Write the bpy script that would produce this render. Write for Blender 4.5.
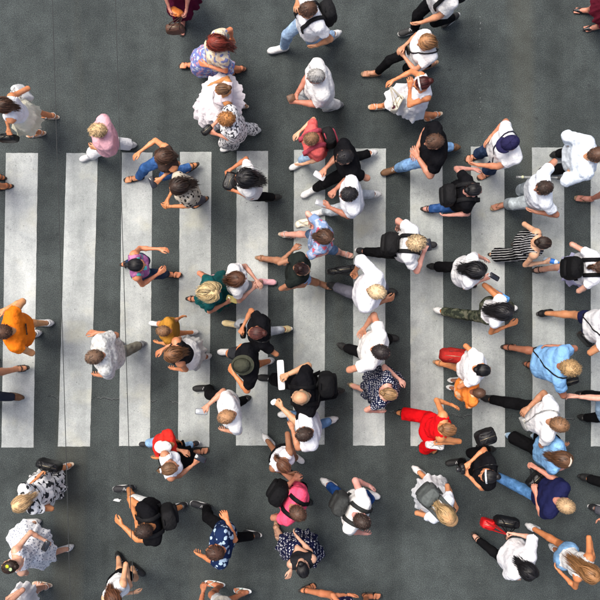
import bpy, math, random
import numpy as np
from mathutils import Matrix, Vector

for o in list(bpy.data.objects):
    bpy.data.objects.remove(o, do_unlink=True)
SC = bpy.context.scene
COL = SC.collection
random.seed(7)
RNG = np.random.default_rng(7)
PI = math.pi
rad = math.radians

# ------------------------------------------------------------------ camera
CAM_H = 13.0          # metres above the road
K = 75.0              # photograph pixels per metre on the road
cam = bpy.data.cameras.new('camera')
camo = bpy.data.objects.new('camera', cam)
COL.objects.link(camo)
camo.location = (0, 0, CAM_H)
camo.rotation_euler = (0, 0, 0)
cam.sensor_width = 36.0
cam.lens = 18.0 / (4.0 / CAM_H)
cam.clip_end = 2000
SC.camera = camo

# ------------------------------------------------------------------ world, sun, exposure
SUN_EL, SUN_AZ = 66.0, 140.0      # azimuth measured counter-clockwise from +x, where the light comes from
w = bpy.data.worlds.new('World')
SC.world = w
w.use_nodes = True
nt = w.node_tree
sky = nt.nodes.new('ShaderNodeTexSky')
sky.sky_type = 'NISHITA'
sky.sun_disc = False
sky.sun_elevation = rad(SUN_EL)
sky.sun_rotation = rad(90 - SUN_AZ)
sky.air_density = 0.8
sky.dust_density = 6.0
sky.ozone_density = 1.0
bg = nt.nodes['Background']
bg.inputs['Strength'].default_value = 0.12
nt.links.new(sky.outputs[0], bg.inputs[0])
sl = bpy.data.lights.new('sun', 'SUN')
sl.energy = 1.45
sl.angle = rad(26)
sl.color = (1.0, 0.965, 0.89)
so = bpy.data.objects.new('sun', sl)
COL.objects.link(so)
d = Vector((math.cos(rad(SUN_EL)) * math.cos(rad(SUN_AZ)), math.cos(rad(SUN_EL)) * math.sin(rad(SUN_AZ)), math.sin(rad(SUN_EL))))
so.rotation_euler = d.to_track_quat('Z', 'Y').to_euler()
so.location = d * 30
SC.view_settings.view_transform = 'Standard'
SC.view_settings.look = 'None'
SC.view_settings.gamma = 1.0
SC.view_settings.use_curve_mapping = False
SC.view_settings.exposure = 0.95


def unp(px, py, z=0.0):
    """photo pixel -> world point at height z"""
    k = (CAM_H - z) / CAM_H / K
    return np.array([(px - 300) * k, (300 - py) * k, z])


# ------------------------------------------------------------------ materials
MATS = {}


def newmat(key):
    m = bpy.data.materials.new(key)
    m.use_nodes = True
    n = m.node_tree
    return m, n, n.nodes['Principled BSDF'], n.links


def nd(n, t, **kw):
    x = n.nodes.new(t)
    for k_, v in kw.items():
        if hasattr(x, k_) and k_ not in ('Scale',):
            setattr(x, k_, v)
        else:
            x.inputs[k_].default_value = v
    return x


def ramp(n, fac, stops, interp='LINEAR'):
    r = n.nodes.new('ShaderNodeValToRGB')
    r.color_ramp.interpolation = interp
    e = r.color_ramp.elements
    while len(e) < len(stops):
        e.new(0.5)
    for i, (p, c) in enumerate(stops):
        e[i].position = p
        e[i].color = (*c, 1) if len(c) == 3 else c
    n.links.new(fac, r.inputs[0])
    return r.outputs[0]


def mixc(n, fac, a, b, mode='MIX'):
    m = n.nodes.new('ShaderNodeMix')
    m.data_type = 'RGBA'
    m.blend_type = mode
    for s, v in ((0, fac), (6, a), (7, b)):
        if isinstance(v, (int, float)):
            m.inputs[s].default_value = v
        elif isinstance(v, tuple):
            m.inputs[s].default_value = (*v, 1)
        else:
            n.links.new(v, m.inputs[s])
    return m.outputs[2]


def math_(n, op, a, b=None):
    m = n.nodes.new('ShaderNodeMath')
    m.operation = op
    for s, v in ((0, a), (1, b)):
        if v is None:
            continue
        if isinstance(v, (int, float)):
            m.inputs[s].default_value = v
        else:
            n.links.new(v, m.inputs[s])
    return m.outputs[0]


def coords(n, scale=(1, 1, 1), loc=(0, 0, 0)):
    tc = n.nodes.new('ShaderNodeTexCoord')
    mp = n.nodes.new('ShaderNodeMapping')
    mp.inputs['Scale'].default_value = scale
    mp.inputs['Location'].default_value = loc
    n.links.new(tc.outputs['Object'], mp.inputs[0])
    return mp.outputs[0]


def noise(n, vec, scale, detail=3, rough=0.55):
    t = n.nodes.new('ShaderNodeTexNoise')
    t.inputs['Scale'].default_value = scale
    t.inputs['Detail'].default_value = detail
    t.inputs['Roughness'].default_value = rough
    n.links.new(vec, t.inputs['Vector'])
    return t.outputs['Fac']


def bump(n, bs, h, strength, dist):
    b = n.nodes.new('ShaderNodeBump')
    b.inputs['Strength'].default_value = strength
    b.inputs['Distance'].default_value = dist
    n.links.new(h, b.inputs['Height'])
    n.links.new(b.outputs[0], bs.inputs['Normal'])


def voro(n, vec, scale, out='Distance', feature='F1', rnd=1.0):
    v = n.nodes.new('ShaderNodeTexVoronoi')
    v.feature = feature
    v.inputs['Scale'].default_value = scale
    v.inputs['Randomness'].default_value = rnd
    n.links.new(vec, v.inputs['Vector'])
    return v.outputs[out]


def warp(n, v, amt, scale):
    t = n.nodes.new('ShaderNodeTexNoise')
    t.inputs['Scale'].default_value = scale
    t.inputs['Detail'].default_value = 2
    n.links.new(v, t.inputs['Vector'])
    m = n.nodes.new('ShaderNodeVectorMath')
    m.operation = 'MULTIPLY_ADD'
    n.links.new(t.outputs['Color'], m.inputs[0])
    m.inputs[1].default_value = (amt,) * 3
    n.links.new(v, m.inputs[2])
    return m.outputs[0]


def cloth(c, pat=None, c2=(0.02, 0.02, 0.02), c3=None, sc=1.0):
    key = ('cloth', c, pat, c2, c3, sc)
    if key in MATS:
        return MATS[key]
    m, n, bs, L = newmat('cloth')
    v = coords(n)
    base = None
    if pat == 'dots':
        dd = voro(n, v, 34 * sc, rnd=0.55)
        base = ramp(n, dd, [(0.0, c2), (0.30, c2), (0.36, c)])
    elif pat == 'splot':
        a = noise(n, v, 20 * sc, 2, 0.4)
        base = ramp(n, a, [(0.0, c), (0.53, c), (0.57, c2)])
    elif pat == 'leaf':
        vv = coords(n, (1, 1.0, 0.5))
        dd = voro(n, warp(n, vv, .04, 22), 17 * sc, rnd=1.0)
        base = ramp(n, dd, [(0.0, c2), (0.33, c2), (0.38, c)])
    elif pat == 'floral':
        cc = voro(n, warp(n, v, .035, 28), 30 * sc, out='Color')
        sp = n.nodes.new('ShaderNodeSeparateColor')
        L.new(cc, sp.inputs[0])
        st = [(0.0, c), (0.40, c2), (0.62, c3 or c2), (0.80, c)]
        base = ramp(n, sp.outputs[0], st, 'CONSTANT')
    elif pat == 'stripes':
        wv = n.nodes.new('ShaderNodeTexWave')
        wv.bands_direction = 'Y'
        wv.inputs['Scale'].default_value = 11 * sc
        wv.inputs['Distortion'].default_value = 1.5
        L.new(v, wv.inputs[0])
        base = ramp(n, wv.outputs['Fac'], [(0, c), (0.80, c), (0.88, c2)])
    elif pat == 'camo':
        a = noise(n, v, 13 * sc, 2, 0.5)
        base = ramp(n, a, [(0, c), (0.46, c2), (0.56, c3 or c2)], 'CONSTANT')
    elif pat == 'denim':
        a = noise(n, v, 9, 4, 0.6)
        lite = tuple(min(1, x * 1.6 + 0.03) for x in c)
        dark = tuple(x * 0.72 for x in c)
        base = ramp(n, a, [(0.30, dark), (0.52, c), (0.74, lite)])
        fine = noise(n, v, 260, 2, 0.6)
        base = mixc(n, 0.45, base, ramp(n, fine, [(0.3, (0.55, 0.55, 0.55)), (0.7, (1, 1, 1))]), 'MULTIPLY')
    if base is None:
        rgb = n.nodes.new('ShaderNodeRGB')
        rgb.outputs[0].default_value = (*c, 1)
        base = rgb.outputs[0]
    vr = noise(n, v, 5.5, 4, 0.6)
    base = mixc(n, 0.6, base, ramp(n, vr, [(0.25, (0.80, 0.80, 0.81)), (0.75, (1, 1, 1))]), 'MULTIPLY')
    L.new(base, bs.inputs['Base Color'])
    bs.inputs['Roughness'].default_value = 0.86
    bs.inputs['Specular IOR Level'].default_value = 0.06
    vs = coords(n, (1.0, 1.0, 0.40))
    w1 = noise(n, vs, 13, 2, 0.45)
    w2 = noise(n, v, 42, 3, 0.6)
    h = math_(n, 'ADD', w1, math_(n, 'MULTIPLY', w2, 0.10))
    bump(n, bs, h, 0.85, 0.042)
    MATS[key] = m
    return m


def skin(c):
    key = ('skin', c)
    if key in MATS:
        return MATS[key]
    m, n, bs, L = newmat('skin')
    v = coords(n)
    a = noise(n, v, 14, 4, 0.6)
    c2 = (c[0] * 0.86, c[1] * 0.70, c[2] * 0.64)
    col = ramp(n, a, [(0.30, c2), (0.62, c)])
    L.new(col, bs.inputs['Base Color'])
    bs.inputs['Roughness'].default_value = 0.48
    bs.inputs['Specular IOR Level'].default_value = 0.4
    b2 = noise(n, v, 60, 3, 0.6)
    bump(n, bs, b2, 0.25, 0.008)
    MATS[key] = m
    return m


def hairmat(c):
    key = ('hair', c)
    if key in MATS:
        return MATS[key]
    m, n, bs, L = newmat('hair')
    g = n.nodes.new('ShaderNodeNewGeometry')
    lo = tuple(x * 0.30 for x in c)
    hi = tuple(min(1, x * 1.35 + 0.006) for x in c)
    c = tuple(x * .82 for x in c)
    col = ramp(n, g.outputs['Random Per Island'], [(0.0, lo), (0.5, c), (1.0, hi)])
    v = coords(n)
    a = noise(n, v, 55, 3, 0.6)
    col = mixc(n, 0.6, col, ramp(n, a, [(0.3, (0.62, 0.62, 0.62)), (0.7, (1, 1, 1))]), 'MULTIPLY')
    L.new(col, bs.inputs['Base Color'])
    bs.inputs['Roughness'].default_value = 0.5
    bs.inputs['Specular IOR Level'].default_value = 0.3
    bs.inputs['Anisotropic'].default_value = 0.5
    MATS[key] = m
    return m


def plain(c, rough=0.5, metal=0.0, spec=0.4, var=0.25, bmp=0.3, bscale=60):
    key = ('plain', c, rough, metal, spec, var, bmp, bscale)
    if key in MATS:
        return MATS[key]
    m, n, bs, L = newmat('plain')
    v = coords(n)
    a = noise(n, v, 18, 4, 0.6)
    col = mixc(n, 1.0, c, ramp(n, a, [(0.3, (1 - var,) * 3), (0.7, (1, 1, 1))]), 'MULTIPLY')
    L.new(col, bs.inputs['Base Color'])
    bs.inputs['Roughness'].default_value = rough
    bs.inputs['Metallic'].default_value = metal
    bs.inputs['Specular IOR Level'].default_value = spec
    if bmp:
        bump(n, bs, noise(n, v, bscale, 3, 0.6), bmp, 0.01)
    MATS[key] = m
    return m


def straw(c):
    key = ('straw', c)
    if key in MATS:
        return MATS[key]
    m, n, bs, L = newmat('straw')
    v = coords(n)
    wv = n.nodes.new('ShaderNodeTexWave')
    wv.wave_type = 'RINGS'
    wv.rings_direction = 'Z'
    wv.inputs['Scale'].default_value = 28
    wv.inputs['Distortion'].default_value = 1.2
    L.new(v, wv.inputs[0])
    lo = tuple(x * 0.7 for x in c)
    L.new(ramp(n, wv.outputs['Fac'], [(0, lo), (1, c)]), bs.inputs['Base Color'])
    bs.inputs['Roughness'].default_value = 0.7
    bump(n, bs, wv.outputs['Fac'], 0.5, 0.006)
    MATS[key] = m
    return m


# ------------------------------------------------------------------ road
def tag(o, label, cat, group=None):
    o['label'] = label
    o['category'] = cat
    if group:
        o['group'] = group
    return o


def asphalt_color(n, v):
    big = noise(n, v, 0.75, 5, 0.68)
    mid = noise(n, v, 3.2, 5, 0.65)
    agg = noise(n, v, 95, 3, 0.75)
    col = ramp(n, agg, [(0.26, (0.020, 0.0255, 0.0250)), (0.50, (0.062, 0.0745, 0.073)), (0.74, (0.180, 0.204, 0.199))])
    col = mixc(n, 0.75, col, ramp(n, mid, [(0.32, (0.60, 0.60, 0.61)), (0.62, (1, 1, 1))]), 'MULTIPLY')
    col = mixc(n, 0.85, col, ramp(n, big, [(0.36, (0.62, 0.63, 0.64)), (0.62, (1.0, 1, 1))]), 'MULTIPLY')
    # long wheel-track streaks along the carriageway (y)
    vs = coords(n, (1.0, 0.035, 1.0))
    stv = noise(n, vs, 1.9, 4, 0.6)
    col = mixc(n, 0.7, col, ramp(n, stv, [(0.34, (0.62, 0.62, 0.62)), (0.60, (1, 1, 1))]), 'MULTIPLY')
    oil = noise(n, coords(n, (1.0, 0.05, 1.0), (4.4, 0, 0)), 1.15, 3, 0.5)
    col = mixc(n, ramp(n, oil, [(0.60, (0, 0, 0)), (0.72, (0.30,) * 3)]), col, (0.085, 0.078, 0.052))
    # pale mineral flecks, dark gum spots
    fl = voro(n, v, 38)
    flm = ramp(n, fl, [(0.0, (1, 1, 1)), (0.055, (1, 1, 1)), (0.085, (0, 0, 0))])
    flg = ramp(n, noise(n, v, 2.3, 3), [(0.42, (0, 0, 0)), (0.60, (0.75, 0.75, 0.75))])
    fm = mixc(n, 1.0, flm, flg, 'MULTIPLY')
    col = mixc(n, fm, col, (0.24, 0.25, 0.25))
    gm = voro(n, coords(n, (1, 1, 1), (2.3, 5.1, 0)), 2.1)
    gmm = ramp(n, math_(n, 'ADD', gm, math_(n, 'MULTIPLY', mid, .12)), [(0.0, (0.6,) * 3), (0.085, (0.5,) * 3), (0.125, (0, 0, 0))])
    col = mixc(n, gmm, col, (0.022, 0.024, 0.025))
    return col, agg


def mat_asphalt():
    m, n, bs, L = newmat('asphalt')
    v = coords(n)
    col, agg = asphalt_color(n, v)
    # cracks: wandering lines across and along the carriageway
    sep = n.nodes.new('ShaderNodeSeparateXYZ')
    L.new(v, sep.inputs[0])

    def crack(axis_v, along_v, at, slope, w_, wob, col, colr, amount, bs_=5.0):
        wn = n.nodes.new('ShaderNodeTexNoise')
        wn.noise_dimensions = '1D'
        wn.inputs['Scale'].default_value = 2.6
        wn.inputs['Detail'].default_value = 7
        wn.inputs['Roughness'].default_value = 0.66
        L.new(along_v, wn.inputs['W'])
        off = math_(n, 'MULTIPLY', math_(n, 'SUBTRACT', wn.outputs['Fac'], 0.5), wob)
        lin = math_(n, 'ADD', math_(n, 'MULTIPLY', along_v, slope), at)
        dd = math_(n, 'ABSOLUTE', math_(n, 'SUBTRACT', math_(n, 'SUBTRACT', axis_v, lin), off))
        f = math_(n, 'LESS_THAN', dd, w_)
        brk = math_(n, 'GREATER_THAN', noise(n, v, bs_, 3), amount)
        return mixc(n, math_(n, 'MULTIPLY', f, brk), col, colr)
    col = crack(sep.outputs[1], sep.outputs[0], -1.42, -0.045, 0.005, 0.30, col, (0.095, 0.10, 0.10), 0.52)
    col = crack(sep.outputs[1], sep.outputs[0], -1.43, -0.045, 0.004, 0.30, col, (0.014, 0.015, 0.016), 0.47)
    col = crack(sep.outputs[0], sep.outputs[1], 2.40, 0.0, 0.005, 0.09, col, (0.19, 0.20, 0.20), 0.60, 38.0)
    L.new(col, bs.inputs['Base Color'])
    bs.inputs['Roughness'].default_value = 0.92
    bs.inputs['Specular IOR Level'].default_value = 0.18
    bump(n, bs, agg, 0.6, 0.012)
    return m


def mat_paint():
    m, n, bs, L = newmat('road_paint')
    v = coords(n)
    asp, agg = asphalt_color(n, v)
    a = noise(n, v, 4.0, 6, 0.7)
    col = ramp(n, a, [(0.25, (0.34, 0.365, 0.355)), (0.5, (0.475, 0.50, 0.485)), (0.75, (0.575, 0.60, 0.58))])
    fine = noise(n, v, 80, 3, 0.7)
    col = mixc(n, 0.8, col, ramp(n, fine, [(0.3, (0.66, 0.67, 0.67)), (0.6, (1, 1, 1))]), 'MULTIPLY')
    stv = noise(n, coords(n, (1.0, 0.09, 1)), 9, 4, 0.65)
    col = mixc(n, 0.5, col, ramp(n, stv, [(0.32, (0.76, 0.77, 0.78)), (0.62, (1, 1, 1))]), 'MULTIPLY')
    # wear: flakes down to the asphalt, clustered
    wr1 = noise(n, v, 46, 4, 0.72)
    cl = noise(n, v, 1.15, 4, 0.65)
    thr = ramp(n, cl, [(0.40, (0.0,) * 3), (0.80, (0.16,) * 3)])
    wm = math_(n, 'GREATER_THAN', math_(n, 'ADD', wr1, thr), 0.735)
    col = mixc(n, wm, col, asp)
    # single chips and scuffs
    ch = voro(n, v, 6.0)
    chm = ramp(n, ch, [(0.0, (0.8,) * 3), (0.035, (0.6,) * 3), (0.06, (0, 0, 0))])
    col = mixc(n, chm, col, (0.075, 0.08, 0.08))
    sc1 = noise(n, coords(n, (1.0, 0.22, 1), (3, 1, 0)), 30, 2, 0.5)
    sm = ramp(n, sc1, [(0.70, (0, 0, 0)), (0.76, (0.40,) * 3)])
    col = mixc(n, sm, col, (0.20, 0.21, 0.21))
    tb = noise(n, coords(n, (1.0, 0.03, 1.0), (1.7, 0, 0)), 1.3, 4, 0.6)
    col = mixc(n, 0.9, col, ramp(n, tb, [(0.38, (0.72, 0.73, 0.73)), (0.58, (1, 1, 1))]), 'MULTIPLY')
    # tyre-dark zones, yellowed stains
    dz = noise(n, v, 1.3, 4, 0.6)
    col = mixc(n, 0.9, col, ramp(n, dz, [(0.36, (0.74, 0.75, 0.76)), (0.62, (1, 1, 1))]), 'MULTIPLY')
    ye = ramp(n, noise(n, coords(n, (1, 1, 1), (7, 2, 0)), 2.1, 3), [(0.56, (0, 0, 0)), (0.76, (0.35,) * 3)])
    col = mixc(n, ye, col, (0.52, 0.50, 0.36))
    L.new(col, bs.inputs['Base Color'])
    bs.inputs['Roughness'].default_value = 0.8
    bs.inputs['Specular IOR Level'].default_value = 0.22
    bump(n, bs, math_(n, 'ADD', agg, fine), 0.35, 0.008)
    return m


def mesh_obj(name, verts, faces, mat, parent=None, smooth=True, mats=None, fmat=None, loc=None):
    """verts (n,3) array, faces (m,4) int array or list of lists"""
    me = bpy.data.meshes.new(name)
    verts = np.asarray(verts, dtype=np.float32)
    if loc is not None:
        verts = verts - np.asarray(loc, dtype=np.float32)
    if isinstance(faces, np.ndarray) and faces.ndim == 2:
        nf, k = faces.shape
        me.vertices.add(len(verts))
        me.vertices.foreach_set('co', verts.ravel())
        me.loops.add(nf * k)
        me.loops.foreach_set('vertex_index', faces.astype(np.int32).ravel())
        me.polygons.add(nf)
        me.polygons.foreach_set('loop_start', np.arange(0, nf * k, k, dtype=np.int32))
        me.update(calc_edges=True)
        if fmat is not None:
            me.polygons.foreach_set('material_index', np.asarray(fmat, dtype=np.int32))
    else:
        me.from_pydata([tuple(map(float, p)) for p in verts], [], [list(map(int, f)) for f in faces])
        me.update()
    if smooth:
        me.shade_smooth()
    for mm in (mats or [mat]):
        me.materials.append(mm)
    o = bpy.data.objects.new(name, me)
    COL.objects.link(o)
    if parent is not None:
        o.parent = parent
    return o


def build_road():
    s = 300.0
    road = mesh_obj('road', [(-s, -s, 0), (s, -s, 0), (s, s, 0), (-s, s, 0)], [[0, 1, 2, 3]], mat_asphalt(), smooth=False)
    road['kind'] = 'structure'
    pm = mat_paint()
    S = [  # left, right x at the top; left, right x at the bottom; top y, bottom y (photo pixels)
        (6, 38, 1.5, 33.5, 153, 447.5), (66.5, 98, 58, 90, 153, 446.5), (122, 152.5, 119, 150, 152.5, 446),
        (180, 211.5, 178, 209.3, 152, 447), (236.7, 268, 236, 267.6, 151, 445.5), (294, 325.3, 293, 324.6, 150, 444.5),
        (353.6, 386, 353, 384.6, 148.5, 445.5), (410, 442.4, 410.6, 443.8, 148, 446), (470.8, 504.3, 472.4, 505, 146.5, 447),
        (532, 564, 532.5, 565, 147.5, 446.5), (590.5, 622.5, 591, 623, 149, 446.5),
        (649, 681, 650, 682, 149, 446.5), (707, 739, 708, 740, 149, 446.5),
        (-52, -20.5, -57, -25, 153, 447), (-110, -79, -115, -84, 153, 447)]
    for (a, b, c, d_, t, bt) in S:
        N = 46
        top = 0.0035
        ring = []
        jit = lambda q: q + random.gauss(0, 0.09)
        for i in range(N + 1):
            f = i / N
            ring.append((jit(a + (c - a) * f) , t + (bt - t) * f))
        for i in range(1, 10):
            f = i / 10
            ring.append((c + (d_ - c) * f, bt + random.gauss(0, 0.14)))
        for i in range(N + 1):
            f = 1 - i / N
            ring.append((jit(b + (d_ - b) * f), t + (bt - t) * f))
        for i in range(1, 10):
            f = 1 - i / 10
            ring.append((a + (b - a) * f, t + random.gauss(0, 0.14)))
        P = [unp(x, y) for x, y in ring]
        nP = len(P)
        vs = [(p[0], p[1], top) for p in P] + [(p[0], p[1], -0.002) for p in P]
        fs = [list(range(nP))] + [[i, nP + i, nP + (i + 1) % nP, (i + 1) % nP] for i in range(nP)]
        o = mesh_obj('crosswalk_stripe', vs, fs, pm, road, smooth=False)
    return road


# ------------------------------------------------------------------ distance-field mesher
class Grid:
    def __init__(s, lo, hi, v):
        s.lo = np.array(lo, dtype=np.float32)
        s.v = v
        s.ax = [np.arange(lo[i], hi[i] + v, v, dtype=np.float32) for i in range(3)]
        s.F = np.full([len(a) for a in s.ax], 0.25, np.float32)

    def sl(s, lo, hi):
        r = []
        for i in range(3):
            a = max(0, int((lo[i] - s.lo[i]) / s.v))
            b = min(len(s.ax[i]), int((hi[i] - s.lo[i]) / s.v) + 2)
            r.append(slice(a, max(a + 1, b)))
        return tuple(r)

    def X(s, sl=None):
        sl = sl or (slice(None),) * 3
        return s.ax[0][sl[0]][:, None, None], s.ax[1][sl[1]][None, :, None], s.ax[2][sl[2]][None, None, :]

    def cone(s, a, b, ra, rb, k=0.03, cut=False):
        a = np.asarray(a, dtype=np.float32)
        b = np.asarray(b, dtype=np.float32)
        m = 0.07
        ext = (b - a) * 0.25 if cut else 0 * a
        lo = np.minimum(a - ra, np.minimum(b - rb, b + ext - rb)) - m
        hi = np.maximum(a + ra, np.maximum(b + rb, b + ext + rb)) + m
        sl = s.sl(lo, hi)
        x, y, z = s.X(sl)
        x = x - a[0]; y = y - a[1]; z = z - a[2]
        ba = b - a
        L2 = float(ba @ ba) + 1e-9
        t = (x * ba[0] + y * ba[1] + z * ba[2]) / L2
        tc = np.clip(t, 0, 1.25 if cut else 1)
        dd = np.sqrt((x - tc * ba[0]) ** 2 + (y - tc * ba[1]) ** 2 + (z - tc * ba[2]) ** 2) - (ra + (rb - ra) * np.minimum(tc, 1))
        if cut:
            dd = np.maximum(dd, (t - 1) * math.sqrt(L2))
        f = s.F[sl]
        if k > 0:
            h = np.maximum(k - np.abs(f - dd), 0) / k
            s.F[sl] = np.minimum(f, dd) - h * h * k * 0.25
        else:
            s.F[sl] = np.minimum(f, dd)

    def ell(s, c, r, k=0.0, sub=False):
        c = np.asarray(c, dtype=np.float32)
        r = np.asarray(r, dtype=np.float32)
        sl = s.sl(c - r - 0.06, c + r + 0.06)
        x, y, z = s.X(sl)
        q = np.sqrt(((x - c[0]) / r[0]) ** 2 + ((y - c[1]) / r[1]) ** 2 + ((z - c[2]) / r[2]) ** 2)
        dd = (q - 1) * float(min(r)) * np.clip(q, 0.6, 2) ** 0.3
        f = s.F[sl]
        if sub:
            dd = -dd
            if k > 0:
                h = np.maximum(k - np.abs(f - dd), 0) / k
                s.F[sl] = np.maximum(f, dd) + h * h * k * 0.25
            else:
                s.F[sl] = np.maximum(f, dd)
        else:
            if k > 0:
                h = np.maximum(k - np.abs(f - dd), 0) / k
                s.F[sl] = np.minimum(f, dd) - h * h * k * 0.25
            else:
                s.F[sl] = np.minimum(f, dd)

    def mesh(s):
        F = s.F
        F[0] = F[-1] = 0.25
        F[:, 0] = F[:, -1] = 0.25
        F[:, :, 0] = F[:, :, -1] = 0.25
        S = F < 0
        offs = [(i, j, k) for i in (0, 1) for j in (0, 1) for k in (0, 1)]
        n0, n1, n2 = F.shape
        cnt = np.zeros((n0 - 1, n1 - 1, n2 - 1), np.int8)
        for (i, j, k) in offs:
            cnt += S[i:n0 - 1 + i, j:n1 - 1 + j, k:n2 - 1 + k]
        act = (cnt > 0) & (cnt < 8)
        idx = np.argwhere(act)
        if len(idx) == 0:
            return np.zeros((0, 3)), np.zeros((0, 4), int)
        vals = np.stack([F[idx[:, 0] + i, idx[:, 1] + j, idx[:, 2] + k] for (i, j, k) in offs], 1)
        acc = np.zeros((len(idx), 3), np.float32)
        num = np.zeros(len(idx), np.float32)
        for a in range(8):
            for b in range(a + 1, 8):
                if sum(abs(offs[a][q] - offs[b][q]) for q in range(3)) != 1:
                    continue
                va, vb = vals[:, a], vals[:, b]
                cr = (va < 0) != (vb < 0)
                t = np.where(cr, va / np.where(cr, va - vb, 1), 0)
                pa = np.array(offs[a], np.float32)
                pb = np.array(offs[b], np.float32)
                acc += np.where(cr[:, None], pa + (pb - pa) * t[:, None], 0)
                num += cr
        P = s.lo + (idx + acc / num[:, None]) * s.v
        vid = np.full(act.shape, -1, np.int32)
        vid[act] = np.arange(len(idx), dtype=np.int32)
        quads = []
        for ax in range(3):
            sA = [slice(1, -1)] * 3
            sB = [slice(1, -1)] * 3
            sA[ax] = slice(0, -1)
            sB[ax] = slice(1, None)
            e0 = S[tuple(sA)]
            m = e0 != S[tuple(sB)]
            ijk = np.argwhere(m)
            if len(ijk) == 0:
                continue
            ins = e0[m]
            o = np.array([1, 1, 1]); o[ax] = 0
            ijk = ijk + o
            u, w_ = (ax + 1) % 3, (ax + 2) % 3
            du = np.zeros(3, int); du[u] = 1
            dw = np.zeros(3, int); dw[w_] = 1
            g = lambda q: vid[q[:, 0], q[:, 1], q[:, 2]]
            q = np.stack([g(ijk - du - dw), g(ijk - dw), g(ijk), g(ijk - du)], 1)
            q[~ins] = q[~ins][:, ::-1]
            quads.append(q)
        return P, np.concatenate(quads)


def ops_grid(ops, v, pad=0.05):
    lo = np.min([np.minimum(np.asarray(o[0]) - o[2], np.asarray(o[1]) - o[3]) for o in ops], 0) - pad
    hi = np.max([np.maximum(np.asarray(o[0]) + o[2], np.asarray(o[1]) + o[3]) for o in ops], 0) + pad
    g = Grid(lo, hi, v)
    for o in ops:
        g.cone(*o)
    return g


def sdf_pts(P, ops):
    D = np.full(len(P), 9.0)
    for o in ops:
        a = np.asarray(o[0]); b = np.asarray(o[1])
        ba = b - a
        q = P - a
        t = np.clip(q @ ba / (ba @ ba + 1e-9), 0, 1)
        dd = np.linalg.norm(q - t[:, None] * ba, axis=1) - (o[2] + (o[3] - o[2]) * t)
        D = np.minimum(D, dd)
    return D


def sdf_push(P, ops, off):
    D = sdf_pts(P, ops)
    m = D < off
    if m.any():
        Q = P[m]
        e = 0.004
        d0 = D[m]
        G = np.stack([sdf_pts(Q + np.eye(3)[i] * e, ops) - d0 for i in range(3)], 1)
        G /= np.linalg.norm(G, axis=1)[:, None] + 1e-9
        P = P.copy()
        o = off[m] if isinstance(off, np.ndarray) else off
        P[m] = Q + G * (o - d0)[:, None]
    return P


def ray_in(center, dirs, ops, off, start=0.75):
    """march from outside towards the centre until the surface is met"""
    t = np.full(len(dirs), start)
    for _ in range(40):
        D = sdf_pts(center + dirs * t[:, None], ops) - off
        t = np.maximum(t - np.maximum(D, 0) * 0.9, 0.02)
    return center + dirs * t[:, None]


# ------------------------------------------------------------------ generic shapes
class MB:
    """collects quads into one mesh"""
    def __init__(s):
        s.v = []; s.f = []; s.n = 0; s.m = []

    def add(s, v, f, mi=0):
        v = np.asarray(v, float)
        f = np.asarray(f, int)
        s.v.append(v); s.f.append(f + s.n); s.n += len(v)
        s.m.append(np.full(len(f), mi))
        return s

    def get(s):
        return np.concatenate(s.v), np.concatenate(s.f), np.concatenate(s.m)

    def build(s, name, mats, parent=None, loc=None, smooth=True):
        v, f, m = s.get()
        if not isinstance(mats, (list, tuple)):
            mats = [mats]
        return mesh_obj(name, v, f, None, parent, smooth, mats, m, loc)


def norm(a):
    a = np.asarray(a, float)
    return a / (np.linalg.norm(a) + 1e-12)


def loft(rings, cap0=True, cap1=True):
    """rings (k,n,3) -> verts, quads; caps close to the ring centre"""
    R = np.asarray(rings, float)
    if cap0:
        c = R[0].mean(0)
        R = np.concatenate([[R[0] * 0.02 + c * 0.98], R])
    if cap1:
        c = R[-1].mean(0)
        R = np.concatenate([R, [R[-1] * 0.02 + c * 0.98]])
    k, n = R.shape[:2]
    i = np.arange(k - 1)[:, None]; j = np.arange(n)[None]
    j2 = (j + 1) % n
    F = np.stack([i * n + j, i * n + j2, (i + 1) * n + j2, (i + 1) * n + j], -1).reshape(-1, 4)
    return R.reshape(-1, 3), F


def tube(path, r, n=6, cap=True):
    P = np.asarray(path, float)
    k = len(P)
    T = np.gradient(P, axis=0)
    T /= np.linalg.norm(T, axis=1)[:, None] + 1e-9
    up = np.array([0, 0, 1.0]) if abs(T[0][2]) < 0.9 else np.array([1.0, 0, 0])
    rr = np.broadcast_to(np.asarray(r, float), (k,))
    rings = []
    a = np.linspace(0, 2 * PI, n, endpoint=False)
    u = None
    for i in range(k):
        u = np.cross(T[i], up) if u is None else u - T[i] * (u @ T[i])
        u = norm(u)
        w_ = np.cross(T[i], u)
        rings.append(P[i] + rr[i] * (np.cos(a)[:, None] * u + np.sin(a)[:, None] * w_))
    return loft(rings, cap, cap)


def ribbon(path, side, w_, th=0.006):
    """flat strap with thickness: side (k,3) across the strap"""
    P = np.asarray(path, float)
    S = np.asarray(side, float)
    S = S / (np.linalg.norm(S, axis=1)[:, None] + 1e-9)
    T = np.gradient(P, axis=0)
    N = np.cross(T, S)
    N /= np.linalg.norm(N, axis=1)[:, None] + 1e-9
    rings = np.stack([P + S * w_ / 2 + N * th / 2, P - S * w_ / 2 + N * th / 2, P - S * w_ / 2 - N * th / 2, P + S * w_ / 2 - N * th / 2], 1)
    return loft(rings)


def sellipse(n, a, b, e=2.6):
    t = np.linspace(0, 2 * PI, n, endpoint=False)
    c, s_ = np.cos(t), np.sin(t)
    return np.sign(c) * np.abs(c) ** (2 / e) * a, np.sign(s_) * np.abs(s_) ** (2 / e) * b


def frame(o, x, y, z):
    M = np.eye(4)
    M[:3, 0] = x; M[:3, 1] = y; M[:3, 2] = z; M[:3, 3] = o
    return M


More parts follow.
